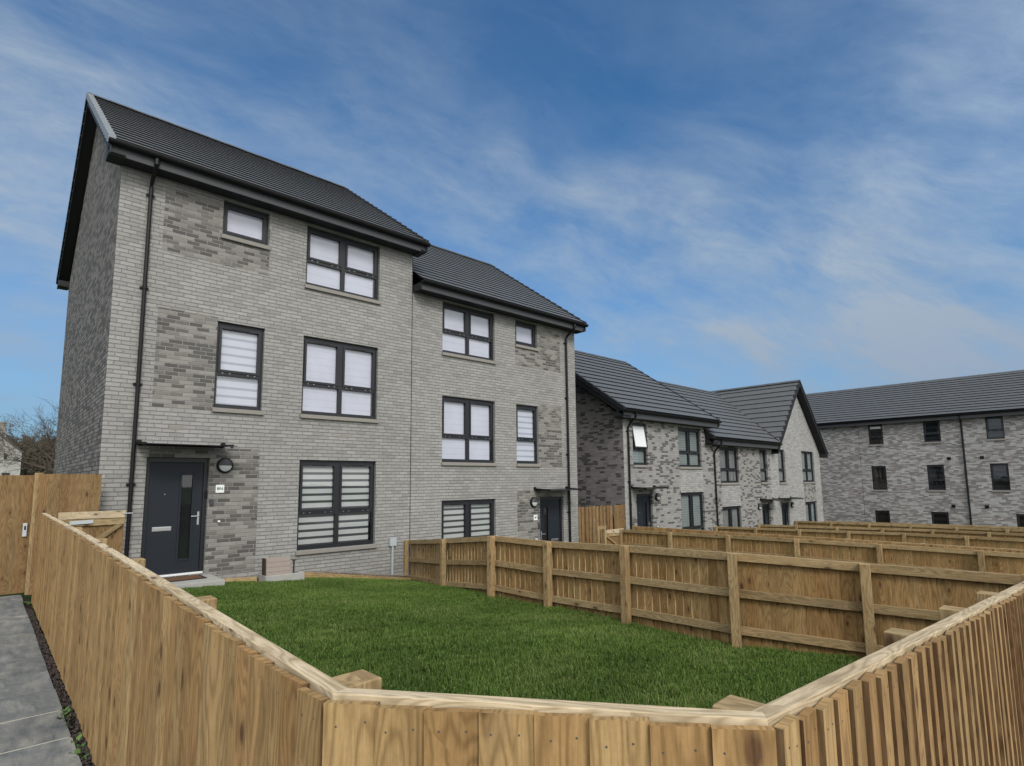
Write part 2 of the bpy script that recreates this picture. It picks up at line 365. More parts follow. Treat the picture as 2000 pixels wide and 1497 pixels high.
# ---------------------------------------------------------------- camera
cam = bpy.data.cameras.new('camera'); co = bpy.data.objects.new('camera', cam); COL.objects.link(co); sc.camera = co
yaw, pit, rol = .744, .117, -.009
cy_, sy_, cp, sp = math.cos(yaw), math.sin(yaw), math.cos(pit), math.sin(pit)
F = V((sy_ * cp, cy_ * cp, sp)); Rr = V((cy_, -sy_, 0)); U = Rr.cross(F)
R2 = math.cos(rol) * Rr + math.sin(rol) * U; U2 = -math.sin(rol) * Rr + math.cos(rol) * U
mt = Matrix((R2, U2, -F)).transposed().to_4x4(); mt.translation = V((-1.429, -11.677, 1.625))
co.matrix_world = mt
cam.sensor_width = 36; cam.lens = 1109.33 / 2000 * 36
cam.shift_x = 8.7 / 2000; cam.shift_y = 61.8 / 2000
cam.clip_start = .05; cam.clip_end = 3000

# ---------------------------------------------------------------- windows, doors, small fittings
FY = .075   # recess of joinery behind the brick face
def window(par, x0, x1, z0, z1, kind='two', blind='blind_white', sill=True, tilt=False, trans=.40, y=0.0, glass='glass', gapside=False):
    w = x1 - x0; h = z1 - z0; f = MB(); ft = .055; d0, d1 = y + FY, y + FY + .07
    f.bx(x0, x0 + ft, d0, d1, z0, z1); f.bx(x1 - ft, x1, d0, d1, z0, z1)
    f.bx(x0 + ft, x1 - ft, d0, d1, z1 - ft - .02, z1); f.bx(x0 + ft, x1 - ft, d0, d1, z0, z0 + .085)
    f.bx(x0 + ft * .5, x1 - ft * .5, d0 - .03, d0 - .002, z0 + .002, z0 + .05)           # sill nose of the frame
    zt = z0 + h * trans; gl = MB(); bl = MB(); yg = d0 + .035
    cols = [(x0 + ft, x1 - ft)] if kind != 'two' else [(x0 + ft, (x0 + x1) / 2 - .045), ((x0 + x1) / 2 + .045, x1 - ft)]
    if kind == 'two': f.bx((x0 + x1) / 2 - .045, (x0 + x1) / 2 + .045, d0 - .004, d1, z0 + .085, z1 - ft - .02)
    tr = MB()
    for a, b in cols:
        if kind == 'small':
            _sash(f, a, b, z0 + .085, z1 - ft - .02, d0, d1, .045); zb = z0 + .085
            gl.face([(a, yg, z0 + .08), (b, yg, z0 + .08), (b, yg, z1 - .06), (a, yg, z1 - .06)])
        else:
            f.bx(a, b, d0, d1, zt - .03, zt + .035)
            if not tilt: _sash(f, a, b, zt + .035, z1 - ft - .02, d0 - .012, d1, .048)
            gl.face([(a, yg, z0 + .08), (b, yg, z0 + .08), (b, yg, zt - .02), (a, yg, zt - .02)])
            if not tilt: gl.face([(a, yg, zt + .03), (b, yg, zt + .03), (b, yg, z1 - .06), (a, yg, z1 - .06)])
            if kind == 'two' or kind == 'one':
                c = (a + b) / 2
                tr.bx(c - .17, c + .17, d0 - .024, d0 - .0125, z1 - ft - .056, z1 - ft - .044)     # trickle vent
                for q in (-.30, -.17, .17, .30):
                    if abs(q) < (b - a) / 2 - .03: tr.bx(c + q - .014, c + q + .014, d0 - .018, d0 - .001, zt + .010, zt + .017, m=1)
    if tr.f:
        n0 = len(f.v); f.v += tr.v; f.f += [tuple(i + n0 for i in q) for q in tr.f]; f.uv += tr.uv; f.r += tr.r; f.m += [q + 1 for q in tr.m]
    fo = f.build('window', ['dark_upvc', 'black', 'steel'], par)
    gl.build('pane', glass, fo)
    gy = yg + .030
    bl.bx(x0 + .02, x1 - (.10 if gapside else .02), gy, gy + .012, z0 + .03, z1 - .02)
    bl.build('blind', blind, fo)
    bb = MB(); bb.bx(x0 - .1, x1 + .1, gy + .25, gy + .28, z0 - .1, z1 + .1)
    bb.bx(x0 - .1, x0 - .08, d1, gy + .25, z0 - .1, z1 + .1); bb.bx(x1 + .08, x1 + .1, d1, gy + .25, z0 - .1, z1 + .1)
    bb.bx(x0 - .1, x1 + .1, d1, gy + .25, z1 + .08, z1 + .1); bb.bx(x0 - .1, x1 + .1, d1, gy + .25, z0 - .1, z0 - .08)
    bb.build('dark_room', 'interior', fo)
    if sill:
        s = MB(); s.bx(x0 - .025, x1 + .025, y - .055, d0 + .02, z0 - .085, z0 - .004)
        s.build('sill', 'stone', fo, bevel=.006)
    if tilt:   # top light standing open on its side hinge, pane painted white for the sky's reflection
        a, b = cols[0]; za, zb = zt + .035, z1 - ft - .02; H = zb - za; ty = -.12
        T = V((0, ty, -H * .97)); nrm = V((0, .045, -.01)); s = MB(); o = V((a, d0 - .015, zb))
        s.box(o, (.045, 0, 0), nrm, T); s.box(o + V((b - a - .045, 0, 0)), (.045, 0, 0), nrm, T)
        s.box(o + V((.045, 0, 0)), (b - a - .09, 0, 0), nrm, T * .05); s.box(o + V((.045, 0, 0)) + T * .94, (b - a - .09, 0, 0), nrm, T * .06)
        so = s.build('open_sash', 'dark_upvc', fo)
        g = MB(); g.box(o + V((.046, .012, 0)) + T * .051, (b - a - .092, 0, 0), (0, .012, 0), T * .888); g.build('sky_reflection_pane', 'white', fo)
    return fo
def _sash(f, a, b, z0, z1, d0, d1, t):
    f.bx(a + .001, a + t, d0 - .008, d1 - .01, z0 + .001, z1 - .001); f.bx(b - t, b - .001, d0 - .008, d1 - .01, z0 + .001, z1 - .001)
    f.bx(a + t, b - t, d0 - .008, d1 - .01, z1 - t, z1 - .001); f.bx(a + t, b - t, d0 - .008, d1 - .01, z0 + .001, z0 + t)

def door(par, x0, x1, ztop, z0=0.0, hand=1, glassside=1, detail=True):
    """hand: side of the lever; glassside: side of the tall light"""
    f = MB(); t = .07; d0 = FY
    f.bx(x0, x0 + t, d0, d0 + .07, z0, ztop); f.bx(x1 - t, x1, d0, d0 + .07, z0, ztop); f.bx(x0 + t, x1 - t, d0, d0 + .07, ztop - .085, ztop)
    fr = f.build('door_frame', 'dark_upvc', par)
    a, b = x0 + t + .004, x1 - t - .004; zt = ztop - .09; yb = d0 + .022
    gx = (b - .36, b - .17) if glassside > 0 else (a + .17, a + .36); gz = (z0 + .28, z0 + 1.80)
    d = MB()
    d.bx(a, gx[0], yb, yb + .045, z0 + .035, zt); d.bx(gx[1], b, yb, yb + .045, z0 + .035, zt)
    d.bx(gx[0], gx[1], yb, yb + .045, z0 + .035, gz[0]); d.bx(gx[0], gx[1], yb, yb + .045, gz[1], zt)
    for (p, q, r, s_) in ((gx[0] - .03, gx[0] + .006, gz[0] - .03, gz[1] + .03), (gx[1] - .006, gx[1] + .03, gz[0] - .03, gz[1] + .03)):
        d.bx(p, q, yb - .012, yb - .001, r, s_)
    d.bx(gx[0] + .006, gx[1] - .006, yb - .012, yb - .001, gz[0] - .03, gz[0] + .006); d.bx(gx[0] + .006, gx[1] - .006, yb - .012, yb - .001, gz[1] - .006, gz[1] + .03)
    do = d.build('door', 'door_paint', par, bevel=.003)
    g = MB(); g.face([(gx[0], yb + .02, gz[0]), (gx[1], yb + .02, gz[0]), (gx[1], yb + .02, gz[1]), (gx[0], yb + .02, gz[1])]); g.build('door_glass', 'glass_dark', do)
    k = MB(); k.bx(gx[0] - .05, gx[1] + .05, yb + .05, yb + .09, gz[0] - .05, gz[1] + .05); k.build('dark_hall', 'interior', do)
    hx = (b - .055) if hand > 0 else (a + .055); s = -1 if hand > 0 else 1
    h = MB(); h.bx(hx - .016, hx + .016, yb - .012, yb, z0 + .88, z0 + 1.12)
    h.tube([(hx, yb - .01, z0 + 1.04), (hx, yb - .05, z0 + 1.04), (hx + s * .025, yb - .055, z0 + 1.04), (hx + s * .13, yb - .052, z0 + 1.04)], .0095, 10)
    h.build('lever_handle', 'steel', do, smooth=False)
    lp = MB(); lx = (a + gx[0]) / 2 - .02 if glassside > 0 else (b + gx[1]) / 2 + .02
    lp.bx(lx - .15, lx + .15, yb - .012, yb - .001, z0 + .80, z0 + .875); lp.bx(lx - .135, lx + .135, yb - .017, yb - .0125, z0 + .812, z0 + .863)
    lp.build('letter_plate', 'steel', do, bevel=.003)
    sp_ = MB(); sp_.lathe([(0, .008), (.008, .008), (.01, 0)], (lx + .02, yb, z0 + 1.45), n=12); sp_.build('spyhole', 'steel', do)
    th = MB(); th.bx(x0 + .01, x1 - .01, d0 - .03, d0 + .1, z0 - .01, z0 + .03); th.build('threshold', 'white', par, bevel=.004)
    return do

def bulkhead(par, x, z, r=.145):
    l = MB(); l.lathe([(r, .0), (r, .045), (r - .012, .062), (r - .03, .066), (r - .034, .05)], (x, 0, z), n=40)
    lo = l.build('wall_lamp', 'black', par, smooth=False)
    h = MB(); h.lathe([(r - .03, .066), (r * .65, .088), (r * .3, .098), (0, .10)], (x, 0, z + .004), n=24, a0=0, a1=pi)
    h.face([(x - (r - .03), -.066, z + .004), (x + r - .03, -.066, z + .004), (x + r * .3, -.098, z + .004), (x - r * .3, -.098, z + .004)][::-1])
    h.build('lamp_hood', 'fascia', lo, smooth=True)
    g = MB(); g.lathe([(r - .032, .058), (r * .62, .076), (r * .3, .084), (0, .086)], (x, 0, z - .001), n=24, a0=pi, a1=2 * pi); g.build('diffuser', 'frosted', lo, smooth=True)
    return lo

def sign(par, x, z, text, s=.15):
    b = MB(); b.bx(x - s / 2, x + s / 2, -.014, -.001, z - s / 2, z + s / 2); so = b.build('house_number', 'sign_white', par, bevel=.004)
    cu = bpy.data.curves.new('lettering', 'FONT'); cu.body = text; cu.size = s * .50; cu.align_x = 'CENTER'; cu.align_y = 'CENTER'; cu.extrude = .0012; cu.offset = .0006
    to = bpy.data.objects.new('tmp', cu); COL.objects.link(to); dg = bpy.context.evaluated_depsgraph_get()
    me = bpy.data.meshes.new_from_object(to.evaluated_get(dg)); bpy.data.objects.remove(to)
    me.materials.clear(); me.materials.append(M['ink'])
    o = bpy.data.objects.new('lettering', me); COL.objects.link(o); o.parent = so; o.location = (x, -.0165, z); o.rotation_euler = (pi / 2, 0, 0); o.scale = (1.15, 1, 1)
    return so

def canopy(par, x0, x1, z, out=.72):
    c = MB(); c.box((x0, -out, z - .03), (x1 - x0, 0, 0), (0, out - .02, .035), (0, 0, .012))
    co_ = c.build('door_canopy', 'black', par)
    t = MB()
    t.tube([(x0 + .04, -.0, z + .04), (x0 + .04, -.03, z + .04)], .045, 12)
    t.tube([(x1 - .04, -.0, z + .04), (x1 - .04, -.03, z + .04)], .045, 12)
    for x in (x0 + .04, x1 - .04):
        t.tube([(x, -.02, z + .03), (x, -out + .12, z - .005)], .016, 10); t.tube([(x, -out + .16, z - .035), (x, -out + .16, z - .055)], .026, 10)
    t.tube([(x0 + .04, -.03, z - .012), (x1 - .04, -.03, z - .012)], .014, 10)
    t.build('bracket', 'black', co_, smooth=False)
    return co_

def downpipe(par, x, zt, zb, zg, out=.42, side=1, mb=None):
    """from the gutter at height zg, swan neck to the wall, down to zb"""
    p = MB(); yw = -.055
    p.tube([(x, -out, zg), (x, -out, zg - .16), (x, -out + .05, zg - .22), (x, yw - .05, zt + .10), (x, yw, zt), (x, yw, zb)], .034, 12)
    p.tube([(x, -out, zg - .09), (x, -out, zg - .20)], .042, 12)
    z = zt - .12
    while z > zb + .3:
        p.tube([(x, yw, z + .025), (x, yw, z - .025)], .042, 12); p.bx(x - .068, x + .068, -.03, -.001, z - .02, z + .02); z -= 1.75
    po = p.build('downpipe', 'black', par, smooth=False)
    return po

def facade(par, x0, x1, z0, z1, opens, patches, base, y=0.0, extra=None, reveal=.13, name='wall'):
    """grid wall with real openings; patches: (x0,x1,z0,z1,matindex)"""
    mb = MB()
    xs = sorted({x0, x1} | {c for o in opens for c in o[:2]} | {c for p in patches for c in p[:2]})
    zs = sorted({z0, z1} | {c for o in opens for c in o[2:4]} | {c for p in patches for c in p[2:4]})
    xs = [x for x in xs if x0 <= x <= x1]; zs = [z for z in zs if z0 <= z <= z1]
    for a, b in zip(xs, xs[1:]):
        for c, d in zip(zs, zs[1:]):
            mx, mz = (a + b) / 2, (c + d) / 2
            if any(o[0] < mx < o[1] and o[2] < mz < o[3] for o in opens): continue
            m = 0
            for p in patches:
                if p[0] < mx < p[1] and p[2] < mz < p[3]: m = p[4]
            mb.face([(a, y, c), (b, y, c), (b, y, d), (a, y, d)], m=m)
    for o in opens:
        a, b, c, d = o[:4]; Y = y + reveal
        mb.face([(a, y, c), (a, Y, c), (a, Y, d), (a, y, d)][::-1]); mb.face([(b, y, c), (b, Y, c), (b, Y, d), (b, y, d)])
        mb.face([(a, y, d), (b, y, d), (b, Y, d), (a, Y, d)][::-1]); mb.face([(a, y, c), (b, y, c), (b, Y, c), (a, Y, c)])
    if extra: extra(mb)
    return mb.build(name, base, par)

def slope(mb, E0, along, up, n, x0f=lambda s: 0.0, x1f=None, t=.042, m=0, r=0.0):
    """stepped tile courses. E0 eave start; along unit vector; up slope vector (eave to ridge)"""
    E0, along, up = V(E0), V(along), V(up); nrm = along.cross(up).normalized()
    if nrm.z < 0: nrm = -nrm
    for i in range(n):
        s0, s1 = i / n, (i + 1) / n; a0, a1 = x0f(s0), x0f(s1); b0, b1 = x1f(s0), x1f(s1)
        A = E0 + up * s0 + along * a0 + nrm * t; B = E0 + up * s0 + along * b0 + nrm * t
        C = E0 + up * s1 + along * b1 + nrm * .002; D = E0 + up * s1 + along * a1 + nrm * .002
        v = i + r
        mb.face([A, B, C, D], [(a0, i + .2), (b0, i + .2), (b1, i + .8), (a1, i + .8)], (v, 0), m)
        A2, B2 = E0 + up * s0 + along * a0 - nrm * .004, E0 + up * s0 + along * b0 - nrm * .004
        mb.face([A2, B2, B, A], [(a0, i + .2), (b0, i + .2), (b0, i + .25), (a0, i + .25)], (v, 0), m + 1)  # riser coloured dark to paint the shadow line under each course
        mb.face([A2, A, D], None, (v, 0), m + 1); mb.face([B2, C, B], None, (v, 0), m + 1)

def gutter(mb, x0, x1, y, z, r=.066):
    n = 8; P = [(y + r * math.cos(pi + pi * k / n), z + r * math.sin(pi + pi * k / n)) for k in range(n + 1)]
    for (a, b), (c, d) in zip(P, P[1:]):
        mb.face([(x0, a, b), (x0, c, d), (x1, c, d), (x1, a, b)][::-1]); mb.face([(x0, a, b + .003), (x0, c, d + .003), (x1, c, d + .003), (x1, a, b + .003)])
    for x in (x0, x1): mb.face([(x, a, b) for a, b in P])
    mb.bx(x0, x1, y - r - .006, y - r + .003, z - .01, z + .006)

def ridge_caps(mb, p0, p1, w=.16, h=.05, L=.45):
    p0, p1 = V(p0), V(p1); d = (p1 - p0); n = max(1, round(d.length / L)); d = d / n
    side = d.normalized().cross(V((0, 0, 1)))
    for i in range(n):
        a = p0 + d * i; b = a + d * (.985 if i < n - 1 else 1); k = .004 if i % 2 else 0
        prof = [(-w, -h * 1.9), (-w * .5, -.02), (0, h * .35), (w * .5, -.02), (w, -h * 1.9)]
        for (s0, z0), (s1, z1) in zip(prof, prof[1:]):
            mb.face([a + side * s0 + V((0, 0, z0 + k)), b + side * s0 + V((0, 0, z0 + k)), b + side * s1 + V((0, 0, z1 + k)), a + side * s1 + V((0, 0, z1 + k))])
        mb.face([a + side * s_ + V((0, 0, z_ + k)) for s_, z_ in prof]); mb.face([b + side * s_ + V((0, 0, z_ + k)) for s_, z_ in prof][::-1])

def gable_roof(par, xl, xr, ye, ze, yr, zr, D, wallx, n=17, zsof=None, verge_left=True, verge_right=True, front=True, x1f=None, x0f=None, fasx=None, light_verge=False, ridge=None, tt=.042):
    """duo-pitch roof with its eaves along x. ye/ze eave edge, yr/zr ridge, back mirrored. wallx=(x0,x1) brick corners"""
    rf = MB(); W = xr - xl; x1f = x1f or (lambda s: W); x0f = x0f or (lambda s: 0.0)
    up = V((0, yr - ye, zr - ze))
    slope(rf, (xl, ye, ze), (1, 0, 0), up, n, x0f, x1f, t=tt)
    upb = V((0, ye - yr, zr - ze)); slope(rf, (xl, 2 * yr - ye, ze), (1, 0, 0), upb, n, lambda s: 0.0, lambda s: W)
    # underlay so nothing is paper thin
    for sgn, Y in ((1, ye), (-1, 2 * yr - ye)):
        a = V((xl + .02, Y + sgn * .02, ze - .10)); 
        rf.face([V((xl + .02 + x0f(0), Y, ze - .08)), V((xl + x1f(0) - .02, Y, ze - .08)), V((xl + x1f(1) - .02, yr, zr - .08)), V((xl + .02 + x0f(1), yr, zr - .08))][::sgn * -1] if sgn > 0 else
                [V((xl + .02, Y, ze - .08)), V((xr - .02, Y, ze - .08)), V((xr - .02, yr, zr - .08)), V((xl + .02, yr, zr - .08))], m=1)
    ro = rf.build('roof', ['tile', 'lead_and_shade'], par)
    rc = MB(); r0, r1 = ridge or (xl + .01, xr - .01)
    ridge_caps(rc, (r0, yr, zr + .035), (r1, yr, zr + .035)); rc.build('ridge_tiles', 'ridge', ro)
    ax, bx_ = fasx or (xl + .04, xr - .04)
    zs = zsof or ze - .26
    s = MB(); ax = xl + .02 if not fasx else ax
    s.bx(ax, bx_, ye + .075, .0 - .002, zs, zs + .018); s.build('soffit', 'soffit', ro); s = MB(); s.bx(ax, bx_, 2 * yr + .002, 2 * yr - ye - .075, zs, zs + .018); s.build('soffit', 'soffit', ro)
    s = MB(); s.bx(ax, bx_, ye + .046, ye + .073, zs - .024, ze - .03); s.build('fascia', 'fascia', ro); s = MB(); s.bx(ax, bx_, 2 * yr - ye - .073, 2 * yr - ye - .05, zs - .01, ze - .03); s.build('fascia', 'fascia', ro)
    g = MB(); gutter(g, ax - .03, bx_ + .05, ye - .02, ze - .045); go = g.build('gutter', 'black', ro, smooth=False)
    sl = V((0, yr - ye, zr - ze)); slen = sl.length; sd = sl.normalized()
    for flag, xv, sg in ((verge_left, xl, 1), (verge_right, xr, -1)):
        if not flag: continue
        b = MB()
        wx = wallx[0] if sg > 0 else wallx[1]
        for side in (1, -1):
            d = V((0, sd.y * side, sd.z)); o = V((0, ye if side > 0 else 2 * yr - ye, ze))
            # barge board
            x_a, x_b = (xv + .02, xv + .045) if sg > 0 else (xv - .045, xv - .02)
            b.box(o + V((x_a, 0, -.26)), V((x_b - x_a, 0, 0)), d * (slen), V((0, 0, .235)), long=1)
            # verge soffit
            xa, xb = (xv + .045, wx) if sg > 0 else (wx, xv - .045)
            if xb - xa > .02: b.box(o + V((xa, 0, -.245)), V((xb - xa, 0, 0)), d * (slen), V((0, 0, .02)), long=1)
            # box end at the eave
            if side > 0: b.bx(min(xa, x_a), max(xb, x_b), ye + .05, .001, zs - .02, ze - .09)
            else: b.bx(min(xa, x_a), max(xb, x_b), 2 * yr - .001, 2 * yr - ye - .05, zs - .02, ze - .09)
        b.build('bargeboard', 'soffit', ro)
        nn = n
        for side in (1, -1):
            vm = MB()
            for i in range(nn):
                d = V((0, sd.y * side, sd.z)); o = V((0, ye if side > 0 else 2 * yr - ye, ze)); k = slen / nn
                nr = V((0, -sd.z * side, sd.y))
                xa = xv - .012 if sg > 0 else xv - .10
                vm.box(o + d * (k * i) + nr * (.030) + V((xa, 0, -.13)), V((.112, 0, 0)), d * (k * .97) - nr * .030, V((0, 0, .165)), long=1)
            vm.build('dry_verge', 'verge' if (light_verge and sg > 0 and side > 0) else 'lead_and_shade', ro)
    return ro

# ---------------------------------------------------------------- the pair of three-storey houses
Dp = 8.43
def semi(root, sg, dark_gable, label_sign):
    X = (lambda a, b: (a, b)) if sg > 0 else (lambda a, b: (-b, -a))
    ops = {'Bg': (3.413, 5.207, .249, 2.112), 'Bm': (3.413, 5.207, 3.074, 4.771), 'Bt': (3.413, 5.207, 5.899, 7.25),
           'Am': (1.709, 2.605, 3.074, 4.771), 'At': (1.709, 2.605, 6.52, 7.25), 'door': (.676, 1.698, 0, 2.112)}
    O = {k: (*X(v[0], v[1]), v[2], v[3]) for k, v in ops.items()}
    pat = [(*X(.70, 2.63), 5.90, 7.15, 1), (*X(.70, 1.709), 3.00, 4.84, 1), (*X(.70, 2.60), -.05, 2.30, 1)]
    x0, x1 = X(0, 6.132)
    zr = 10.84; ze = 7.53; ztop = 7.31; yr = Dp / 2
    gx = 0.0; px = 6.132 * sg
    def extra(mb):
        zb = -1.6; sl = (zr - .12 - ztop + .0) / yr
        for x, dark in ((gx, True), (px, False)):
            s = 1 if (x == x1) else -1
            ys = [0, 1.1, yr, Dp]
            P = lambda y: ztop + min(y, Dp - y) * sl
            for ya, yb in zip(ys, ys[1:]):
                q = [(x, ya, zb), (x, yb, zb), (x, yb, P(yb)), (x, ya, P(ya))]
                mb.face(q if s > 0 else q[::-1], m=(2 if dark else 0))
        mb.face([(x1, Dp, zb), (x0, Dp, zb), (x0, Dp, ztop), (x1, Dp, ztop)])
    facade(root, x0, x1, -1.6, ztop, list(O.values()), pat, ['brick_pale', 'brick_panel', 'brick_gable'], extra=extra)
    window(root, *O['Bg'], 'two', 'blind_zebra', gapside=True); window(root, *O['Bm'], 'two', 'blind_bright', gapside=True, trans=.385); window(root, *O['Bt'], 'two', 'blind_bright', trans=.43, gapside=True)
    window(root, *O['Am'], 'one', 'blind_mid'); window(root, *O['At'], 'small', 'blind_white')
    door(root, *O['door'][:2], 2.112, hand=sg, glassside=sg)
    a, b = X(.50, 1.95); canopy(root, a, b, 2.33)
    bulkhead(root, 1.96 * sg, 1.975)
    sign(root, 1.895 * sg, 1.535, label_sign)
    # small fittings by the door
    k = MB(); a, b = X(1.66, 1.695); k.bx(a, b, .03, .06, 1.37, 1.50); k.bx(a + .008, b - .004, .018, .0295, 1.40, 1.46); k.build('doorbell', 'black', root, bevel=.004)
    k = MB(); a, b = X(1.725, 1.785); k.bx(a, b, -.045, -.001, 1.23, 1.345); k.bx(a + .012, b - .012, -.052, -.0455, 1.25, 1.33); k.build('key_safe', 'fascia', root, bevel=.004)
    k = MB(); k.tube([(1.895 * sg, 0, .93), (1.895 * sg, -.06, .93)], .02, 12); k.build('overflow_pipe', 'white', root)
    for q in (1.0, 4.3):
        k = MB(); a, b = X(q, q + .215); k.bx(a, b, -.007, -.0005, 2.62, 2.68); k.build('weep_vent', 'stone', root)
    # roof
    if sg > 0: gable_roof(root, -.26, 6.31, -.42, ze, yr, zr, Dp, (0, 6.132), zsof=7.30, light_verge=True, n=18, tt=.029)
    else: gable_roof(root, -6.12, .10, -.42, ze, yr, zr, Dp, (-6.132, 0), zsof=7.30, verge_left=False, fasx=(-6.10, .07), n=18, tt=.029)
    if sg < 0:
        k = MB(); k.bx(-6.125, -6.09, -.36, -.001, 7.28, 7.46); k.build('box_end', 'soffit', root)
    downpipe(root, .46 * sg, 7.0, -1.0 if sg < 0 else -.1, 7.50)
    return root

h1 = thing('town_house', 'tall three-storey pale brick house nearest the camera, number plate 8N beside its door', 'house', (0, 0, 0), group='three-storey brick semi-detached pair')
semi(h1, 1, True, '8N')
h2 = thing('town_house', 'three-storey pale brick house stepping down on the right half of the tall pair', 'house', (12.264, 0, -.95), group='three-storey brick semi-detached pair')
semi(h2, -1, False, '8P')
# movement joint strip between the two facades
k = MB(); k.bx(6.122, 6.138, -.004, .01, -.9, 7.2); k.build('movement_joint', 'lead_and_shade', h1)
# electricity conduit on house one
k = MB(); k.bx(5.56, 5.73, -.075, -.001, .17, .36); k.tube([(5.645, -.04, .17), (5.645, -.04, -.52), (5.665, -.09, -.66)], .028, 12); k.build('cable_conduit', 'grey_box', h1, bevel=.003)

# ---------------------------------------------------------------- the two-storey terrace
def terrace(root, w, ops, pat, mats, zsof, ze, zr, xl, xr, n=16, door_x=None, x1f=None, gable_left=False, ridge=None, vl=True, vr=True, gl_mat=0, quoin=True, hood=None, roof=True):
    yr = 4.215
    def extra(mb):
        zb = -1.6; zt = zsof; sl = (zr - .12 - zt) / yr
        for x, s in ((0, -1), (w, 1)):
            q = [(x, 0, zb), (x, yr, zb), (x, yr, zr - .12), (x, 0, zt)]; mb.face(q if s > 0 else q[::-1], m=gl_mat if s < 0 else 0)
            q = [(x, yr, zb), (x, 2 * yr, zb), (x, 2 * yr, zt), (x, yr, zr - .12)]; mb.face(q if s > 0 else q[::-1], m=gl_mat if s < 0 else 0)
        mb.face([(w, 2 * yr, zb), (0, 2 * yr, zb), (0, 2 * yr, zt), (w, 2 * yr, zt)])
    facade(root, 0, w, -1.6, zsof, ops, pat, mats, extra=extra)
    if roof: gable_roof(root, xl, xr, -.40, ze, yr, zr, 2 * yr, (0, w), n=n, zsof=zsof - .01, x1f=x1f, ridge=ridge, verge_left=vl, verge_right=vr)

# house three: local origin at (14.72,0,-.96)
h3 = thing('terraced_house', 'end terrace house in speckled grey brick with an open upper window pane painted white as reflected sky', 'house', (14.72, 0, -.96), group='two-storey terrace beyond the pair')
OB = (3.57, 5.28, 3.09, 4.62); OA = (.55, 1.45, 3.12, 4.62); OL = (3.57, 5.32, .15, 2.10); OD = (.66, 1.64, 0, 2.11)
terrace(h3, 6.03, [OB, OA, OL, OD], [(3.60, 5.32, 2.10, 3.0, 1), (0, .22, -1.6, 4.74, 1)], ['brick_mixed', 'brick_smooth', 'brick_mixed_shaded'], 4.74, 5.0, 8.21, -.48, 6.17, gl_mat=2, n=14)
window(h3, *OA, 'one', 'blind_far', tilt=True, trans=.36); window(h3, *OB, 'two', 'blind_far', trans=.36); window(h3, *OL, 'two', 'blind_far', trans=.28, sill=False)
door(h3, OD[0], OD[1], 2.11, hand=1, glassside=1); canopy(h3, .35, 1.80, 2.32); bulkhead(h3, 1.95, 1.98); downpipe(h3, .23, 4.4, -1.0, 4.97)
k = MB(); k.tube([(1.88, 0, .93), (1.88, -.06, .93)], .02, 12); k.build('overflow_pipe', 'white', h3)

h4 = thing('terraced_house', 'middle terrace house in speckled grey brick whose roof runs into the pointed gable', 'house', (20.75, 0, -1.63), group='two-storey terrace beyond the pair')
OB = (.76, 2.47, 3.11, 4.64); OS = (4.63, 5.44, 3.11, 4.64); OL = (.77, 2.46, .25, 2.11); OD = (4.60, 5.48, 0, 2.09)
Wr = 6.62
terrace(h4, 6.12, [OB, OS, OL, OD], [(.78, 2.48, 2.11, 3.03, 1), (5.75, 6.12, -1.6, 4.72, 1)], ['brick_mixed', 'brick_smooth'], 4.72, 4.98, 8.25, -.44, 6.18, x1f=lambda s: 6.58 + s * 3.15, ridge=(-.3, 9.0), vr=False, n=14, vl=True)
window(h4, *OB, 'two', 'curtain', trans=.36); window(h4, *OS, 'one', 'curtain', trans=.36); window(h4, *OL, 'two', 'curtain', trans=.28, sill=False)
door(h4, OD[0], OD[1], 2.09, hand=-1, glassside=-1); canopy(h4, 4.40, 5.85, 2.30); bulkhead(h4, 4.28, 1.98); downpipe(h4, .22, 4.35, -1.0, 4.95)

h5 = thing('terraced_house', 'end terrace house in smooth pale brick with a tall pointed black-edged gable', 'house', (26.87, 0, -1.65), group='two-storey terrace beyond the pair')
OS = (.60, 1.43, 3.10, 4.77); OB = (3.62, 5.33, 3.10, 4.78); OL = (3.70, 5.32, .25, 2.06); OD = (.64, 1.58, 0, 2.10)
ap = 8.10; ez = 4.74; hw = 3.1
def ex5(mb):
    w = 6.2; zb = -1.6
    mb.face([(0, 0, ez), (w, 0, ez), (hw, 0, ap)])
    for x, s in ((0, -1), (w, 1)):
        q = [(x, 0, zb), (x, 8.43, zb), (x, 8.43, ez), (x, 0, ez)]; mb.face(q if s > 0 else q[::-1])
    mb.face([(w, 8.43, zb), (0, 8.43, zb), (0, 8.43, ez), (w, 8.43, ez)]); mb.face([(w, 8.43, ez), (0, 8.43, ez), (hw, 8.43, ap)])
facade(h5, 0, 6.2, -1.6, ez, [OS, OB, OL, OD], [(3.66, 5.33, 2.06, 3.02, 1)], ['brick_smooth', 'brick_mixed'], extra=ex5)
window(h5, *OS, 'one', 'curtain', trans=.36); window(h5, *OB, 'two', 'blind_far', trans=.36); window(h5, *OL, 'two', 'blind_far', trans=.28, sill=False)
door(h5, OD[0], OD[1], 2.10, hand=1, glassside=1); canopy(h5, .35, 1.85, 2.32); bulkhead(h5, 1.92, 1.98)
rf = MB(); zl = 4.74; rz = 8.43
up = V((hw + .18, 0, rz - zl)); slope(rf, (-.18, -.36, zl), (0, 1, 0), up, 13, lambda s: 0.0, lambda s: 4.6)
up2 = V((-(hw + .25), 0, rz - zl + .05)); slope(rf, (6.45, -.36, zl - .05), (0, 1, 0), up2, 15, lambda s: 0.0, lambda s: 9.1)
slope(rf, (-.18, 4.24, zl), (0, 1, 0), up, 13, lambda s: 0.0, lambda s: 4.5)
r5 = rf.build('roof', ['tile', 'lead_and_shade'], h5)
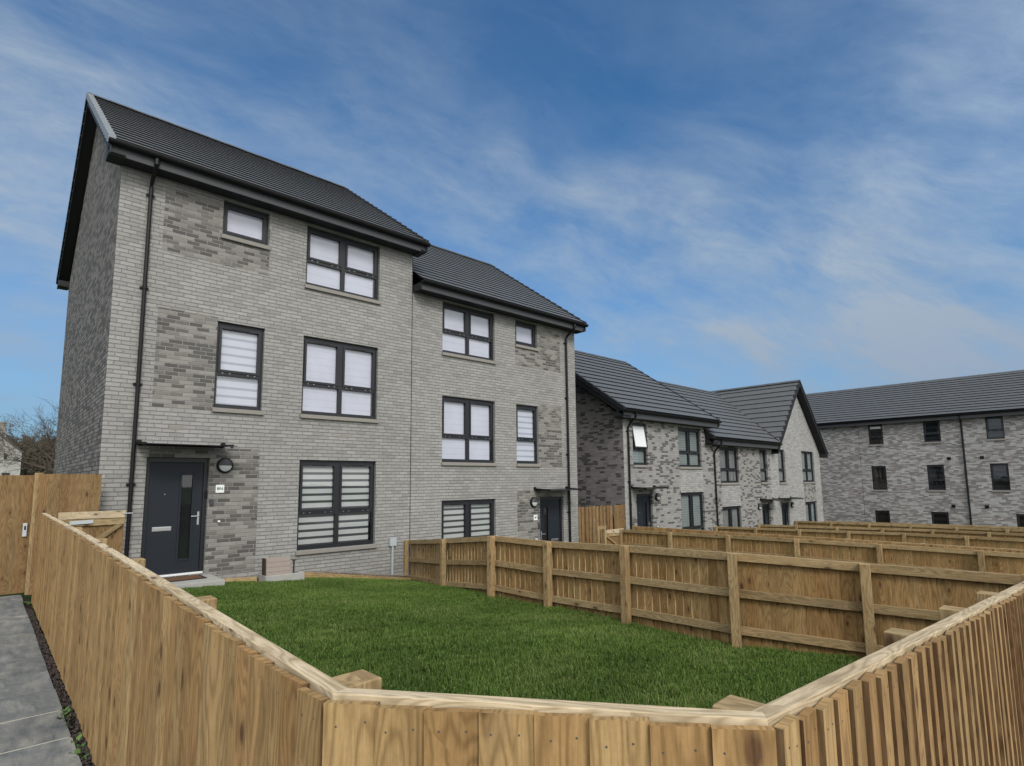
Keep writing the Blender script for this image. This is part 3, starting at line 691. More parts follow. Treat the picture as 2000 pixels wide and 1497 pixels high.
rc = MB(); ridge_caps(rc, (hw, -.36, rz + .03), (hw, 8.7, rz + .03)); rc.build('ridge_tiles', 'ridge', r5)
b = MB()
for ox, ux in ((-.18, up), (6.45, up2)):
    o = V((ox, -.36, zl - (.05 if ox > 1 else 0)))
    b.box(o + V((0, 0, -.27)), V((0, .028, 0)), ux, V((0, 0, .25)), long=1)
    b.box(o + V((0, .028, -.26)), V((0, .335, 0)), ux, V((0, 0, .02)), long=1)
b.bx(6.19, 6.40, -.335, 0.0, zl - .30, zl - .08)
b.build('bargeboard', 'soffit', r5)
b = MB()
for ox, ux in ((-.18, up), (6.45, up2)):
    o = V((ox, -.385, zl - (.05 if ox > 1 else 0)))
    for i in range(15): b.box(o + ux * (i / 15) + V((0, 0, -.07)), V((0, .09, 0)), ux * (.97 / 15), V((0, 0, .11)), long=1)
b.build('dry_verge', 'lead_and_shade', r5)
k = MB(); A = V((6.18 - 6.12, -.40, 3.35 + 1.65)); 
k.box(V((-.02, -.40, 5.02 - .0)), V((.07, 0, 0)), V((3.15, 4.6, 3.27)), V((0, 0, .035)), long=1); k.build('valley', 'lead_and_shade', r5)
g = MB(); gutter(g, 0, 0.01, 0, 0)

# ---------------------------------------------------------------- block of flats closing the view (faces -x)
fl = thing('apartment_block', 'long three-storey block of flats in banded grey brick behind the gardens on the right', 'apartment block', (37.8, 0, -2.6), -pi / 2)
cols = [(-8.0, -7.25), (-5.2, -4.45), (-2.35, -1.6), (1.23, 1.99), (3.97, 4.76), (6.72, 7.46), (9.5, 10.25), (12.2, 12.95)]
ops = []; wz = [(.98, 2.33), (3.53, 4.94), (6.22, 7.42)]
for i, (a, b) in enumerate(cols):
    for j, (c, d) in enumerate(wz):
        if j == 0 and i == 5: a2, b2 = a + .83, b + .83
        else: a2, b2 = a, b
        ops.append((a2, b2, c, d))
def exf(mb):
    x0, x1 = -10, 15; zb = -1.6; D = 9.4
    for x, s in ((x0, -1), (x1, 1)):
        q = [(x, 0, zb), (x, D, zb), (x, D, 7.55), (x, D / 2, 10.2), (x, 0, 7.55)]; mb.face(q if s > 0 else q[::-1])
    mb.face([(x1, D, zb), (x0, D, zb), (x0, D, 7.55), (x1, D, 7.55)])
facade(fl, -10, 15, -1.6, 7.55, ops, [], ['brick_band'], extra=exf)
for i, o in enumerate(ops):
    window(fl, *o, 'one', rng.choice(['blind_dark', 'blind_dark', 'blind_brown']) if o[2] > 1 else ('blind_brown' if i % 2 else 'blind_dark'), trans=.38, glass='glass_dark')
k = MB(); k.bx(1.27, 1.95, FY + .0, FY + .03, 7.16, 7.36); k.build('lowered_sash', 'white', fl)
gable_roof(fl, -10.2, 15.2, -.38, 7.68, 4.7, 10.33, 9.4, (-10, 15), n=15, zsof=7.42)
p = MB(); p.tube([(5.71, -.36, 7.6), (5.71, -.36, 7.45), (5.71, -.06, 7.25), (5.71, -.06, -1.0)], .045, 10); p.build('downpipe', 'black', fl)
for a in (5.02, 6.44):
    for z in (2.67, 5.27):
        k = MB(); k.bx(a - .085, a + .085, -.03, -.001, z - .08, z + .08)
        for q in range(3): k.bx(a - .07, a + .07, -.042, -.031, z - .055 + q * .045, z - .03 + q * .045)
        k.build('wall_vent', 'black', fl)
k = MB(); k.bx(.70, .715, -.003, .01, -1, 7.4); k.build('movement_joint', 'lead_and_shade', fl)

# ---------------------------------------------------------------- fences
def lerp(a, b, t): return a + (b - a) * t
def fence(root, pts, inner, bh, rail_m='rail', board_m='board', posts=None, pitch=.113, bw=.122, rails=(0.0, .47, .88), post_drop=.0, over=.018, post_len=1.2, seg_rng=None, rail_t=.045, rail_h=.085, lap=True, board_drop=.014, flipv=.020, rev=False, edge_m='edge', jitter=.009, post_w=.095, post_over=0, rail_top_pale=False):
    """pts: list of (x,y,ztop). `inner`: +1 if posts stand on the left of travel, -1 on the right. boards on the other side."""
    P = [V(p) for p in pts]
    for A, B in zip(P, P[1:]):
        h = V((B.x - A.x, B.y - A.y, 0)); L = h.length; d = h / L; n = V((-d.y, d.x, 0)) * inner; dz = (B.z - A.z) / L
        # rails: tops follow the fence line
        for k, off in enumerate(rails):
            rl = MB(); o = A + V((0, 0, -off - rail_h))
            rl.box(o, n * rail_t, V((d.x * L, d.y * L, dz * L)), V((0, 0, rail_h)), long=1)
            rl.build('rail', rail_m if k or not rail_top_pale else 'rail_pale', root, bevel=.003)
        nb = max(1, int(round(L / pitch))); st = L / nb; bm_ = MB()
        for i in range(nb):
            s0 = i * st; zt = A.z + dz * (s0 + st / 2) - board_drop + rng.uniform(-jitter, jitter)
            w = st + over; t0 = .019 + rng.uniform(-.002, .003)
            # each board laps the next: far edge against the rail, near edge proud
            tl = rng.uniform(-.004, .004); flip = flipv + rng.uniform(-.003, .003) if lap else rng.uniform(0, .003)
            q = A + d * (s0 + rng.uniform(-.0015, .0015)) - n * (.002 + flip); q.z = zt - bh
            Xv = d * w + n * flip * .9 + V((0, 0, dz * w * .4))
            if rev: q = A + d * (s0 + rng.uniform(-.003, .003)) - n * .002; q.z = zt - bh; Xv = d * w - n * flip + V((0, 0, dz * w * .4))
            lean = d * rng.uniform(-.004, .004)
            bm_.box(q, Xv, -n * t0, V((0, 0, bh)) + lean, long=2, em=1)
            if edge_m == 'edge_shaded':
                for zz in (bh - .045, bh - .55):
                    for fx in (.25, .75):
                        cn = q + Xv * (fx + rng.uniform(-.05, .05)) - n * (t0 + .0006) + V((0, 0, zz + rng.uniform(-.008, .008))) - V((0, 0, Xv.z * fx)); e = d * .0026; u_ = V((0, 0, .0026))
                        bm_.face([cn + e * math.cos(k * pi / 3) + u_ * math.sin(k * pi / 3) for k in range(6)], m=2)
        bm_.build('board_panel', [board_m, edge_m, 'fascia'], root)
    if posts:
        for (x, y, z) in posts:
            # find direction of nearest segment
            best = None
            for A, B in zip(P, P[1:]):
                h = V((B.x - A.x, B.y - A.y, 0)); t = max(0, min(1, (V((x, y, 0)) - V((A.x, A.y, 0))).dot(h) / h.length_squared)); q = A + h * t
                dd = (q - V((x, y, q.z))).length
                if best is None or dd < best[0]: best = (dd, h.normalized(), q, lerp(A.z, B.z, t))
            _, d, q, zt = best; n = V((-d.y, d.x, 0)) * inner
            pm = MB(); o = V((q.x, q.y, zt - post_drop - post_len)) - d * post_w / 2 + n * (rail_t + .001)
            pm.box(o, d * post_w, n * post_w, V((rng.uniform(-.004, .004), rng.uniform(-.004, .004), post_len)), long=2)
            pm.build('post', 'post', root, bevel=.004)
    return root

# near fence, left side + bevelled corner + right side: one run round our garden
near = thing('garden_fence', 'low close-boarded timber fence with pale top rail wrapping round the near corner of the lawn', 'fence', (0, 0, 0), group='low timber garden fences')
LF = [(-.80, -1.62, 1.255), (-.80, -5.9, 1.225), (-.80, -8.2, 1.185), (-.80, -10.39, 1.145)]
fence(near, LF, +1, 1.17, 'rail_pale', 'board', posts=[(-.8, y, 0) for y in (-1.68, -3.1, -4.55, -6.05, -7.5, -8.98)], post_drop=.025, rails=(0.0, .5), rail_top_pale=True, flipv=.010, over=-.005, jitter=.004, edge_m='edge_shaded', board_drop=.011)
fence(near, [(-.80, -10.39, 1.145), (-.23, -11.14, 1.145)], +1, 1.2, 'rail_pale', 'board', posts=[], rails=(0.0, .5), pitch=.117, rail_t=.040, flipv=.013, over=.004, jitter=.004, edge_m='edge_shaded', board_drop=.011)
RF = [(-.23, -11.14, 1.145), (3.03, -11.21, 1.0), (6.2, -11.27, .84)]
fence(near, RF, +1, 1.2, 'rail_pale', 'board', posts=[(x, -11.2, 0) for x in (1.04, 1.82, 2.60, 4.1, 5.6)], post_drop=.012, rails=(0.0, .5), pitch=.097, over=-.004, flipv=.011, jitter=.004, edge_m='edge_shaded', board_drop=.010)
for cx, cy, a, h_ in ((-.728, -10.325, .03, 1.125), (-.115, -11.055, .03, 1.095)):
    pm = MB(); c, s = math.cos(a), math.sin(a); w = .098
    pm.box((cx, cy, h_ - 1.2), (c * w, s * w, 0), (-s * w, c * w, 0), (0, 0, 1.2), long=2); pm.build('post', 'post', near, bevel=.004)
    

# divider between our garden and the next
d1 = thing('garden_fence', 'low three-railed timber fence along the far side of the grass lawn', 'fence', (0, 0, 0), group='low timber garden fences')
DP = [(6.08, -.06, .27), (5.28, -2.6, .53), (4.98, -4.35, .72), (5.0, -5.63, .715), (4.93, -7.09, .77), (4.9, -8.55, .80), (5.30, -9.75, .76), (5.62, -11.1, .735)]
def pline(pts, k): return [(x + k, y, z) for x, y, z in pts]
fence(d1, pline(DP, .02)[::-1], -1 * -1, 1.06, 'rail', 'board', posts=[(x, y, z) for x, y, z in DP], post_drop=.0, rails=(0.0, .40, .80), pitch=.115, rail_h=.088, post_len=1.25, rev=True, over=.010)

# dividers of the further gardens
def far_fence(label, x, y0, y1, z0, z1, inner, first=True):
    r = thing('garden_fence', label, 'fence', (0, 0, 0), group='low timber garden fences')
    n = max(2, int(abs(y1 - y0) / 1.5)); pts = [(x, lerp(y0, y1, i / n), lerp(z0, z1, min(1, i / n * 2.2))) for i in range(n + 1)]
    # travel towards -y: left of travel is +x
    fence(r, [pts[0], pts[n // 2], pts[-1]], inner, .97, 'rail', 'board', posts=pts, rails=(0, .4, .8) if inner < 0 else (0,), pitch=.118, rail_h=.088, rev=False)
    return r
far_fence('low railed timber fence starting at the small gate with the pale hinge', 13.1, -1.02, -13, .14, .20, -1)
far_fence('low timber fence seen as a thin line starting under the open-window house', 13.9, -.85, -13, .18, .185, 1)
far_fence('low timber fence starting at the drainpipe between the two speckled houses', 20.8, -.1, -13, -.27, -.15, -1)
far_fence('low timber fence starting left of the middle terrace door', 24.75, -.1, -13, -.42, -.29, -1)
far_fence('low timber fence starting between the door and window of the pointed gable house', 29.0, -.1, -13, -.47, -.45, -1)
far_fence('low timber fence farthest away, running in front of the block of flats', 33.1, -.1, -13, -.70, -.62, -1)

# tall boarded fence beside the gable, with its closed gate
hf = thing('tall_fence_panel', 'tall boarded fence panel meeting the brick corner of the nearest house, knotted boards', 'fence', (0, 0, 0))
fence(hf, [(-.80, -.36, 1.815), (-.02, -.33, 1.815)], +1, 1.80, 'rail', 'gateboard', posts=[], rails=(.10, .9, 1.6), pitch=.13, jitter=.003, lap=False)
pm = MB(); pm.bx(-.84, -.745, -.33, -.235, .0, 1.82); pm.build('post', 'post', hf)
hg = thing('tall_gate', 'tall boarded timber gate closing the slab path at the far left', 'gate', (0, 0, 0))
fence(hg, [(-2.05, -.20, 1.80), (-.86, -.20, 1.80)], +1, 1.76, 'rail', 'gateboard', posts=[], rails=(.10, .9, 1.6), pitch=.125, jitter=.002, lap=True)
k = MB(); k.bx(-.925, -.875, -.262, -.245, .86, 1.06); ho = k.build('latch_plate', 'galv', hg, bevel=.003)
k = MB(); k.bx(-.91, -.89, -.267, -.2625, .96, 1.02); k.build('keyhole', 'black', ho)
hf2 = thing('tall_fence_panel', 'tall boarded fence panel left of the path gate at the edge of the photo', 'fence', (0, 0, 0))
fence(hf2, [(-5.4, -.22, 1.80), (-2.10, -.22, 1.80)], +1, 1.76, 'rail', 'gateboard', posts=[(-3.6, -.2, 0)], rails=(.10, .9, 1.6), pitch=.125, jitter=.002)

# tall fence between the second house and the terrace
hf3 = thing('tall_fence_panel', 'tall timber fence of narrow upright boards filling the gap between the pair and the terrace', 'fence', (0, 0, 0))
k = MB(); x = 12.30; i = 0
while x < 13.96:
    w = rng.uniform(.085, .11); yo = -.02 if i % 2 else .01
    k.box((x, yo, -.98), (w * .9, 0, 0), (0, .02, 0), (0, 0, 1.79 + rng.uniform(-.008, .008)), long=2); x += w * .92; i += 1
k.build('board_panel', 'gateboard', hf3)
for z in (-.6, .0, .6): k = MB(); k.bx(12.28, 14.02, .035, .08, z, z + .085, long=0); k.build('rail', 'rail', hf3)
hg3 = thing('tall_gate', 'narrow tall timber gate against the corner of the speckled end terrace house', 'gate', (0, 0, 0))
k = MB()
for i in range(5): k.box((14.06 + i * .12, -.02, -.98), (.118, 0, 0), (0, .022, 0), (0, 0, 1.79), long=2)
k.build('board_panel', 'gateboard', hg3)
for z in (-.6, .5): k = MB(); k.bx(14.06, 14.64, .004, .05, z, z + .085, long=0); k.build('rail', 'rail', hg3)

# small gates
def small_gate(label, loc, W, H, hinge, rz=0.0):
    g = thing('garden_gate', label, 'gate', loc, rz, group='small ledged and braced garden gates')
    b = MB(); n = int(W / .1); 
    for i in range(n): b.box((i * W / n, .046, -H + .03), (W / n - .002, 0, 0), (0, .018, 0), (0, 0, H - .04), long=2)
    b.build('board_panel', 'gateboard', g)
    for z in (-.10, -H + .2):
        r = MB(); r.bx(0, W, .0, .045, z, z + .10, long=0); r.build('rail', 'rail_pale', g, bevel=.003)
    r = MB(); r.bx(.0, W, .012, .045, -.20, -.105, long=0); r.build('ledge', 'rail', g, bevel=.003)
    a = V((W - .02, .004, -.205)) if hinge < 0 else V((.02, .004, -.205)); e = V((.08, .004, -H + .31)) if hinge < 0 else V((W - .08, .004, -H + .31))
    d = e - a; s = 1 if hinge < 0 else -1
    r = MB(); r.box(a - V((s * .10, 0, 0)) if s > 0 else a, V((.10, 0, 0)), V((0, .038, 0)), d, long=2); r.build('brace', 'rail', g)
    hx = .10 if hinge < 0 else W - .12
    m = MB()
    if hinge < 0: m.box((.13, -.005, -.175), (.27, 0, .012), (0, .004, 0), (0, 0, .05))
    else: m.box((W - .42, -.004, -.115), (.34, 0, .0), (0, .004, 0), (0, 0, .045)); m.bx(W - .09, W - .02, -.006, -.001, -.16, -.02)
    m.build('hinge', 'galv', g)
    l = MB(); x0 = W - .03 if hinge < 0 else -.06
    l.bx(x0, x0 + .12, -.02, -.008, -.045, -.033); l.build('latch', 'galv', g)
    return g
small_gate('small ledged timber gate with a diagonal brace beside the nearest drainpipe', (-.62, -1.62, 1.25), .78, 1.05, -1)
small_gate('small timber gate with a pale hinge in front of the gap beside the second house', (12.32, -1.02, .16), .86, .95, 1)
p = thing('gate_post', 'pair of short timber gate posts left of the small gate with the pale hinge', 'post', (0, 0, 0))
for x in (11.88, 12.20):
    k = MB(); k.bx(x, x + .09, -1.05, -.96, -1.0, .31); k.build('post', 'post', p)
k = MB(); k.bx(11.97, 12.20, -1.04, -1.0, .20, .30, long=0); k.build('rail', 'rail', p)

# ---------------------------------------------------------------- ground, path, lawn
def gz(x, y):
    xs = [-1000, -.9, 0, 5, 6.3, 13.5, 14.6, 20.6, 21, 27, 33, 40, 1000]; zs = [-.12, -.12, -.42, -.9, -1.1, -1.12, -1.1, -1.15, -1.75, -1.8, -2.0, -2.7, -3.2]
    return float(np.interp(x, xs, zs))
g = MB(); gx = [-1200, -200, -60, -20, -6, -2, -.9, -.4, 0, 1, 2, 3, 4, 5, 6.3, 8, 11, 13.5, 14.6, 17, 20.6, 21, 24, 27, 30, 33, 36, 40, 60, 120, 400, 1200]
gy = [-1200, -300, -80, -30, -14, -11.3, -8, -4, 0, 6, 12, 25, 50, 100, 300, 1200]
for a, b in zip(gx, gx[1:]):
    for c, d in zip(gy, gy[1:]): g.face([(a, c, gz(a, c)), (b, c, gz(b, c)), (b, d, gz(b, d)), (a, d, gz(a, d))])
tag(g.build('ground', 'ground', smooth=True), kind='structure')

path = MB(); y = -.25; i = 0
path.bx(-2.15, -.890, -15.0, -.22, -.10, -.004, m=1)
while y > -15:
    L = .60; path.box((-1.80 + rng.uniform(-.002, .002), y - L + .012, -.05), (.918 + rng.uniform(-.005, .005), 0, 0), (0, L - .024, 0), (0, 0, .05 + rng.uniform(-.002, .003)), long=0)
    path.box((-2.14, y - L + .012, -.05), (.328, 0, 0), (0, L - .024, 0), (0, 0, .05 + rng.uniform(-.002, .003)), long=0); y -= L; i += 1
tag(path.build('path', ['slab', 'joint']), kind='structure')
pv = MB()
pv.face([(-12, -40, -.02), (-2.15, -40, -.02), (-2.15, -.2, -.02), (-12, -.2, -.02)]); pv.face([(-2.15, -40, -.02), (30, -40, -.4), (30, -15.0, -.4), (-2.15, -15.0, -.02)]); pv.face([(-.885, -15.0, -.03), (30, -15, -.4), (30, -11.45, -.4), (-.2, -11.4, -.03), (-.885, -10.6, -.03)])
tag(pv.build('pavement', 'concrete'), kind='structure')

# dark pebble strip and weeds along the foot of the near fence
pb = MB()
import bmesh
bi = bmesh.new(); bmesh.ops.create_icosphere(bi, subdivisions=1, radius=1); IV = [tuple(v.co) for v in bi.verts]; IF = [[v.index for v in f.verts] for f in bi.faces]; bi.free()
def blob(mb, c, s, m=0):
    R = Matrix.Rotation(rng.random() * 6, 3, 'Z') @ Matrix.Rotation(rng.random() * 2, 3, 'X'); sc_ = V((s * rng.uniform(.7, 1.3), s * rng.uniform(.7, 1.2), s * rng.uniform(.5, .8)))
    P = [R @ V((a[0] * sc_.x, a[1] * sc_.y, a[2] * sc_.z)) + V(c) for a in IV]; r = (rng.random(), rng.random())
    for f in IF: mb.face([P[i] for i in f], None, r, m)
for i in range(1500):
    y = -rng.uniform(1.6, 10.6); blob(pb, (-rng.uniform(.815, .885), y, -.035 + rng.uniform(0, .03)), rng.uniform(.010, .02))
pb.bx(-.89, -.80, -10.6, -.3, -.1, -.05, m=1)
tag(pb.build('pebbles', ['pebble', 'soil'], smooth=True), 'dark pebbles filling the narrow strip between the slab path and the near fence', 'pebbles', kind='stuff')
for lab, y0, n, s in (('low green weed sprouting at the slab edge, nearest the camera', -7.05, 26, .030), ('low green weed sprouting at the slab edge, in the middle of the strip', -6.35, 40, .032), ('small dark weed at the far end of the slab path by the tall gate', -1.1, 16, .03)):
    w = MB()
    for i in range(n):
        a = rng.random() * 6.28; b = V((-.868 + rng.gauss(0, .012), y0 + rng.gauss(0, .11), -.02)); L = s * rng.uniform(1, 2.2); d = V((math.cos(a), math.sin(a), rng.uniform(.25, 1.1))).normalized() * L; sd = V((-math.sin(a), math.cos(a), 0)) * L * .32; r = (rng.random(), 0)
        w.face([b, b + d * .5 + sd, b + d, b + d * .5 - sd], None, r)
    tag(w.build('weed', 'weed'), lab, 'weed', 'weeds along the path edge')

DX = np.array([[p[1], p[0]] for p in DP]); DX = DX[np.argsort(DX[:, 0])]
def xr_(y): return np.interp(y, DX[:, 0], DX[:, 1])
def lawn_z(x, y):
    zr = -.19 - .50 * np.exp(y / 2.9); zl = -.065 + 0 * y
    t = np.clip(x / np.maximum(xr_(y), 1), 0, 1.1)
    wob = .012 * np.sin(x * 2.1 + y * .7) + .010 * np.sin(y * 1.9 - x)
    return zl + (zr - zl) * t ** 1.6 + wob
lw = MB(); nx, ny = 40, 70
Ys = np.linspace(-11.12, -.28, ny)
def xl_(y): return -.74 if y > -10.45 else -.74 + (-10.45 - y) * .76
for j in range(ny - 1):
    for i in range(nx - 1):
        q = []
        for (a, b) in ((i, j), (i + 1, j), (i + 1, j + 1), (i, j + 1)):
            yy = Ys[b]; x = lerp(xl_(yy), float(xr_(yy)) + .05, a / (nx - 1)); q.append((x, yy, float(lawn_z(x, yy)) - .004))
        lw.face(q)
tag(lw.build('lawn', 'lawn', smooth=True), kind='structure')
# grass blades (one uncountable object)
rs = np.random.RandomState(3)
def blades(N, y_lo, y_hi, hmin, hmax, wid):
    y = rs.uniform(y_lo, y_hi, N); t = rs.rand(N); xl = np.where(y > -10.45, -.72, -.72 + (-10.45 - y) * .76); x = xl + t * (xr_(y) - .0 - xl)
    # clumps: pull some blades together
    return x, y
N = 520000
y = -.34 - (10.78) * rs.rand(N); t = rs.rand(N); xl = np.where(y > -10.45, -.70, -.70 + (-10.45 - y) * .76); x = xl + t * (xr_(y) + .02 - xl)
keep = ~((x > .45) & (x < 1.86) & (y > -.95)) & ~((x > 2.45) & (x < 3.45) & (y > -.62)) & ~((x < 1.86) & (x > .2) & (y > -.4))
x, y = x[keep], y[keep]; N = len(x); z = lawn_z(x, y) - .006
cl = np.sin(x * 9 + 3 * np.sin(y * 7)) * np.sin(y * 8 + 2 * np.sin(x * 6)); cl2 = np.sin(x * 2.3 + 1.7 * np.sin(y * 1.9)) * np.sin(y * 2.9 + x)
h = (.034 + .034 * rs.rand(N)) * (1 + .22 * cl + .16 * cl2); h *= np.where(rs.rand(N) > .97, 1.4, 1)
dirn = rs.rand(N) * 6.283 + .8 * cl2; dx, dy = np.cos(dirn), np.sin(dirn); w = .0018 + .0014 * rs.rand(N); bend = (.15 + .85 * rs.rand(N) ** 1.5) * h
sx, sy = -dy * w, dx * w
verts = np.empty((N, 5, 3), np.float32)
verts[:, 0] = np.stack([x - sx, y - sy, z], 1); verts[:, 1] = np.stack([x + sx, y + sy, z], 1)
mxx, myy, mz = x + dx * bend * .35, y + dy * bend * .35, z + h * .6
verts[:, 2] = np.stack([mxx + sx * .8, myy + sy * .8, mz], 1); verts[:, 3] = np.stack([mxx - sx * .8, myy - sy * .8, mz], 1)
verts[:, 4] = np.stack([x + dx * bend, y + dy * bend, z + h * (1 - .35 * bend / h)], 1)
me = bpy.data.meshes.new('grass'); me.vertices.add(N * 5); me.vertices.foreach_set('co', verts.ravel())
base = (np.arange(N) * 5)[:, None]; lp = np.concatenate([base + np.array([0, 1, 2, 3]), base + np.array([3, 2, 4])], 1).ravel()
me.loops.add(N * 7); me.loops.foreach_set('vertex_index', lp.astype(np.int32)); me.polygons.add(N * 2)
st = np.stack([np.arange(N) * 7, np.arange(N) * 7 + 4], 1).ravel(); me.polygons.foreach_set('loop_start', st.astype(np.int32)); me.polygons.foreach_set('loop_total', np.tile([4, 3], N).astype(np.int32))
me.update(calc_edges=True)
uvv = np.tile(np.array([[0, 0], [1, 0], [1, .6], [0, .6], [0, .6], [1, .6], [.5, 1]], np.float32), (N, 1))
l = me.uv_layers.new(name='UVMap'); l.data.foreach_set('uv', uvv.ravel())
rr = np.clip(rs.rand(N) * .85 + .12 * cl2 + .06, 0, .97); rr = np.where(rs.rand(N) > .985, 1.0, rr)
rv = np.repeat(np.stack([rr, rs.rand(N)], 1), 7, 0).astype(np.float32)
l = me.uv_layers.new(name='rnd'); l.data.foreach_set('uv', rv.ravel())
me.materials.append(M['grass']); me.validate()
go = bpy.data.objects.new('grass', me); COL.objects.link(go); tag(go, 'lush green lawn grass filling the fenced garden', 'grass', kind='stuff')

# step, mat, edging, gravel, trough
k = MB(); k.bx(.45, 1.80, -.90, -.005, -.14, -.025); o = tag(k.build('door_step', 'concrete', bevel=.008), 'grey concrete slab step in front of the nearest door', 'step')
mt_ = thing('door_mat', 'brown coir door mat with black rubber edge on the concrete step', 'door mat', (0, 0, 0))
k = MB(); k.bx(.80, 1.62, -.50, -.06, -.0245, -.014); k.build('rubber_edge', 'mat_edge', mt_); k = MB(); k.bx(.86, 1.56, -.46, -.10, -.0135, -.004); k.build('coir_pad', 'mat', mt_)
k = MB()
for a, b in ((1.82, 2.55), (3.42, 6.02)):
    za, zb = float(lawn_z(a, -.3)) + .065, float(lawn_z(b, -.3)) + .075
    if a > 3: za += .07
    k.box((a, -.29, za - .18), (b - a, 0, zb - za), (0, .035, 0), (0, 0, .19), long=0)
tag(k.build('timber_edging', 'edging', bevel=.003), 'timber edging board between the lawn and the strip of chippings at the house foot', 'edging')
k = MB()
for i in range(1500):
    x = rng.uniform(1.8, 6.1); zz = float(lawn_z(x, -.3)) + .0 + rng.uniform(.02, .06) + (.08 if x > 3.4 else .02); blob(k, (x, -rng.uniform(.0, .23), zz), rng.uniform(.008, .018))
tag(k.build('chippings', 'gravel', smooth=True), 'grey stone chippings between the timber edging and the house wall', 'chippings', kind='stuff')
tr = thing('trough', 'rectangular concrete trough standing on the lawn by the house wall', 'trough', (2.60, -.60, 0)); zb = -.30
k = MB(); W, Dd = .74, .38
k.bx(0, W, 0, .05, zb, -.10); k.bx(0, W, Dd - .05, Dd, zb, -.10); k.bx(0, .05, .05, Dd - .05, zb, -.10); k.bx(W - .05, W, .05, Dd - .05, zb, -.10); k.bx(.05, W - .05, .05, Dd - .05, zb, -.20)
k.build('trough_wall', 'concrete', tr, bevel=.006)
bn = thing('slatted_panel', 'brown slatted timber panel standing upright in the concrete trough', 'panel', (2.62, -.50, 0))
k = MB(); 
for i in range(4): k.box((.02, -.02 + i * .022, -.135 + i * .088), (.47 - .0 * i, 0, 0), (0, .02, .004), (0, .02, .083), long=0)
k.build('slat', 'slat', bn, bevel=.003)
k = MB(); k.box((-.005, .0, -.14), (.022, 0, 0), (0, .16, 0), (0, .02, .35)); k.build('side_panel', 'slat_dark', bn)
k = MB(); k.bx(.56, .585, .06, .085, -.18, .12); k.bx(.535, .61, .05, .095, .12, .135); k.build('stake', 'slat_dark', bn)

# ---------------------------------------------------------------- far left: cottage, scrub, bare tree
ct = thing('cottage', 'white rendered cottage with a chimney seen over the tall fence at the left edge', 'cottage', (0, 0, 0))
k = MB(); X0, X1, Y0, Y1 = -7.5, 1.05, 56.6, 64; ze_ = 4.65; xm = (X0 + X1) / 2; za_ = 4.65 + (X1 - xm) * .92
for Y, fl_ in ((Y0, 1), (Y1, -1)):
    q = [(X0, Y, -1), (X1, Y, -1), (X1, Y, ze_), (xm, Y, za_), (X0, Y, ze_)]; k.face(q if fl_ > 0 else q[::-1])
k.face([(X1, Y0, -1), (X1, Y1, -1), (X1, Y1, ze_), (X1, Y0, ze_)]); k.face([(X0, Y1, -1), (X0, Y0, -1), (X0, Y0, ze_), (X0, Y1, ze_)]); k.build('wall', 'brick_far', ct)
k = MB()
for s in (1, -1):
    e = X1 + .15 if s > 0 else X0 - .15; k.box((e, Y0 - .15, ze_ - .12), (xm - e, 0, za_ - ze_ + .15), (0, Y1 - Y0 + .3, 0), (0, 0, .16))
ro = k.build('roof', 'ridge', ct)
k = MB(); k.bx(-.95, -.18, 57.2, 57.9, 5, 7.3); k.bx(-1.0, -.13, 57.15, 57.95, 7.3, 7.42); k.build('chimney', 'stone', ro)
for (a, b, c, d) in ((-.15, .05, 4.0, 4.55), (-.2, .35, 1.5, 2.8), (-4, -3.2, 1.5, 2.8)):
    k = MB(); k.bx(a, b, Y0 - .03, Y0 + .05, c, d); k.build('window', 'glass_dark' if False else 'interior', ct)

scb = MB()
for i in range(20000):
    c = rng.uniform(0, 1); px_ = rng.uniform(-3.0, 11.0); py = rng.uniform(65, 72)
    top = 6.1 + .35 * math.sin(px_ * 1.7) * .5 + .35 * math.sin(px_ * 4.3) + px_ * .12
    zc = -1 + (top + 1) * math.sqrt(rng.random()) + rng.gauss(0, .18)
    a = rng.random() * 6.28; d = V((math.cos(a), math.sin(a) * .5, rng.uniform(-.2, 1.4))).normalized(); L = rng.uniform(.2, .6); sd = V((-d.z, 0, d.x)) * L * .16
    b = V((px_, py, zc)); scb.face([b - sd, b + sd * .6, b + d * L, b + d * L * .5 - sd], None, (rng.random(), 0))
tag(scb.build('scrub', 'scrub'), 'dark bare scrub thicket between the white cottage and the brick gable', 'scrub', kind='stuff')

tree = thing('bare_tree', 'leafless tree reaching out from behind the brick gable above the scrub', 'tree', (2.75, 41.5, -.5))
tk = MB(); br = MB()
def limb(mb, p, d, L, r, depth):
    pts = [p]; rads = [r]; n = 4; q = p.copy(); dd = d.copy()
    for i in range(n):
        dd = (dd + V((rng.gauss(0, .13), rng.gauss(0, .13), rng.gauss(0, .08) + .015))).normalized(); q = q + dd * (L / n); pts.append(q.copy()); rads.append(r * (1 - .62 * (i + 1) / n))
    mb.tube(pts, rads, 6 if depth < 2 else 3, cap=False)
    if depth >= 5: return
    k_ = 3 if depth < 2 else 4
    for i in range(k_ + (1 if depth == 1 else 0)):
        t = rng.uniform(.35, 1.0); j = min(n, max(1, int(t * n + .5)))
        a = rng.uniform(0, 6.28); sp = rng.uniform(.45, .85)
        ax = dd.orthogonal().normalized(); ax.rotate(Matrix.Rotation(a, 3, dd)); nd = (dd * math.cos(sp) + ax * math.sin(sp) + V((-.20, 0, .0))).normalized()
        limb(br, pts[j], nd, L * rng.uniform(.55, .78), max(rads[j] * .62, .009), depth + 1)
limb(tk, V((0, 0, 0)), V((0, 0, 1)), 3.6, .24, 0)
for v_ in ((-.55, .1, .85), (-.75, .1, .6), (-.2, -.2, 1), (.5, .1, .9), (-.85, -.1, .35)):
    limb(br, V((0, 0, rng.uniform(2.6, 3.5))), V(v_).normalized(), 3.0, .085, 1)
tk.build('trunk', 'bark', tree); br.build('crown', 'bark', tree)

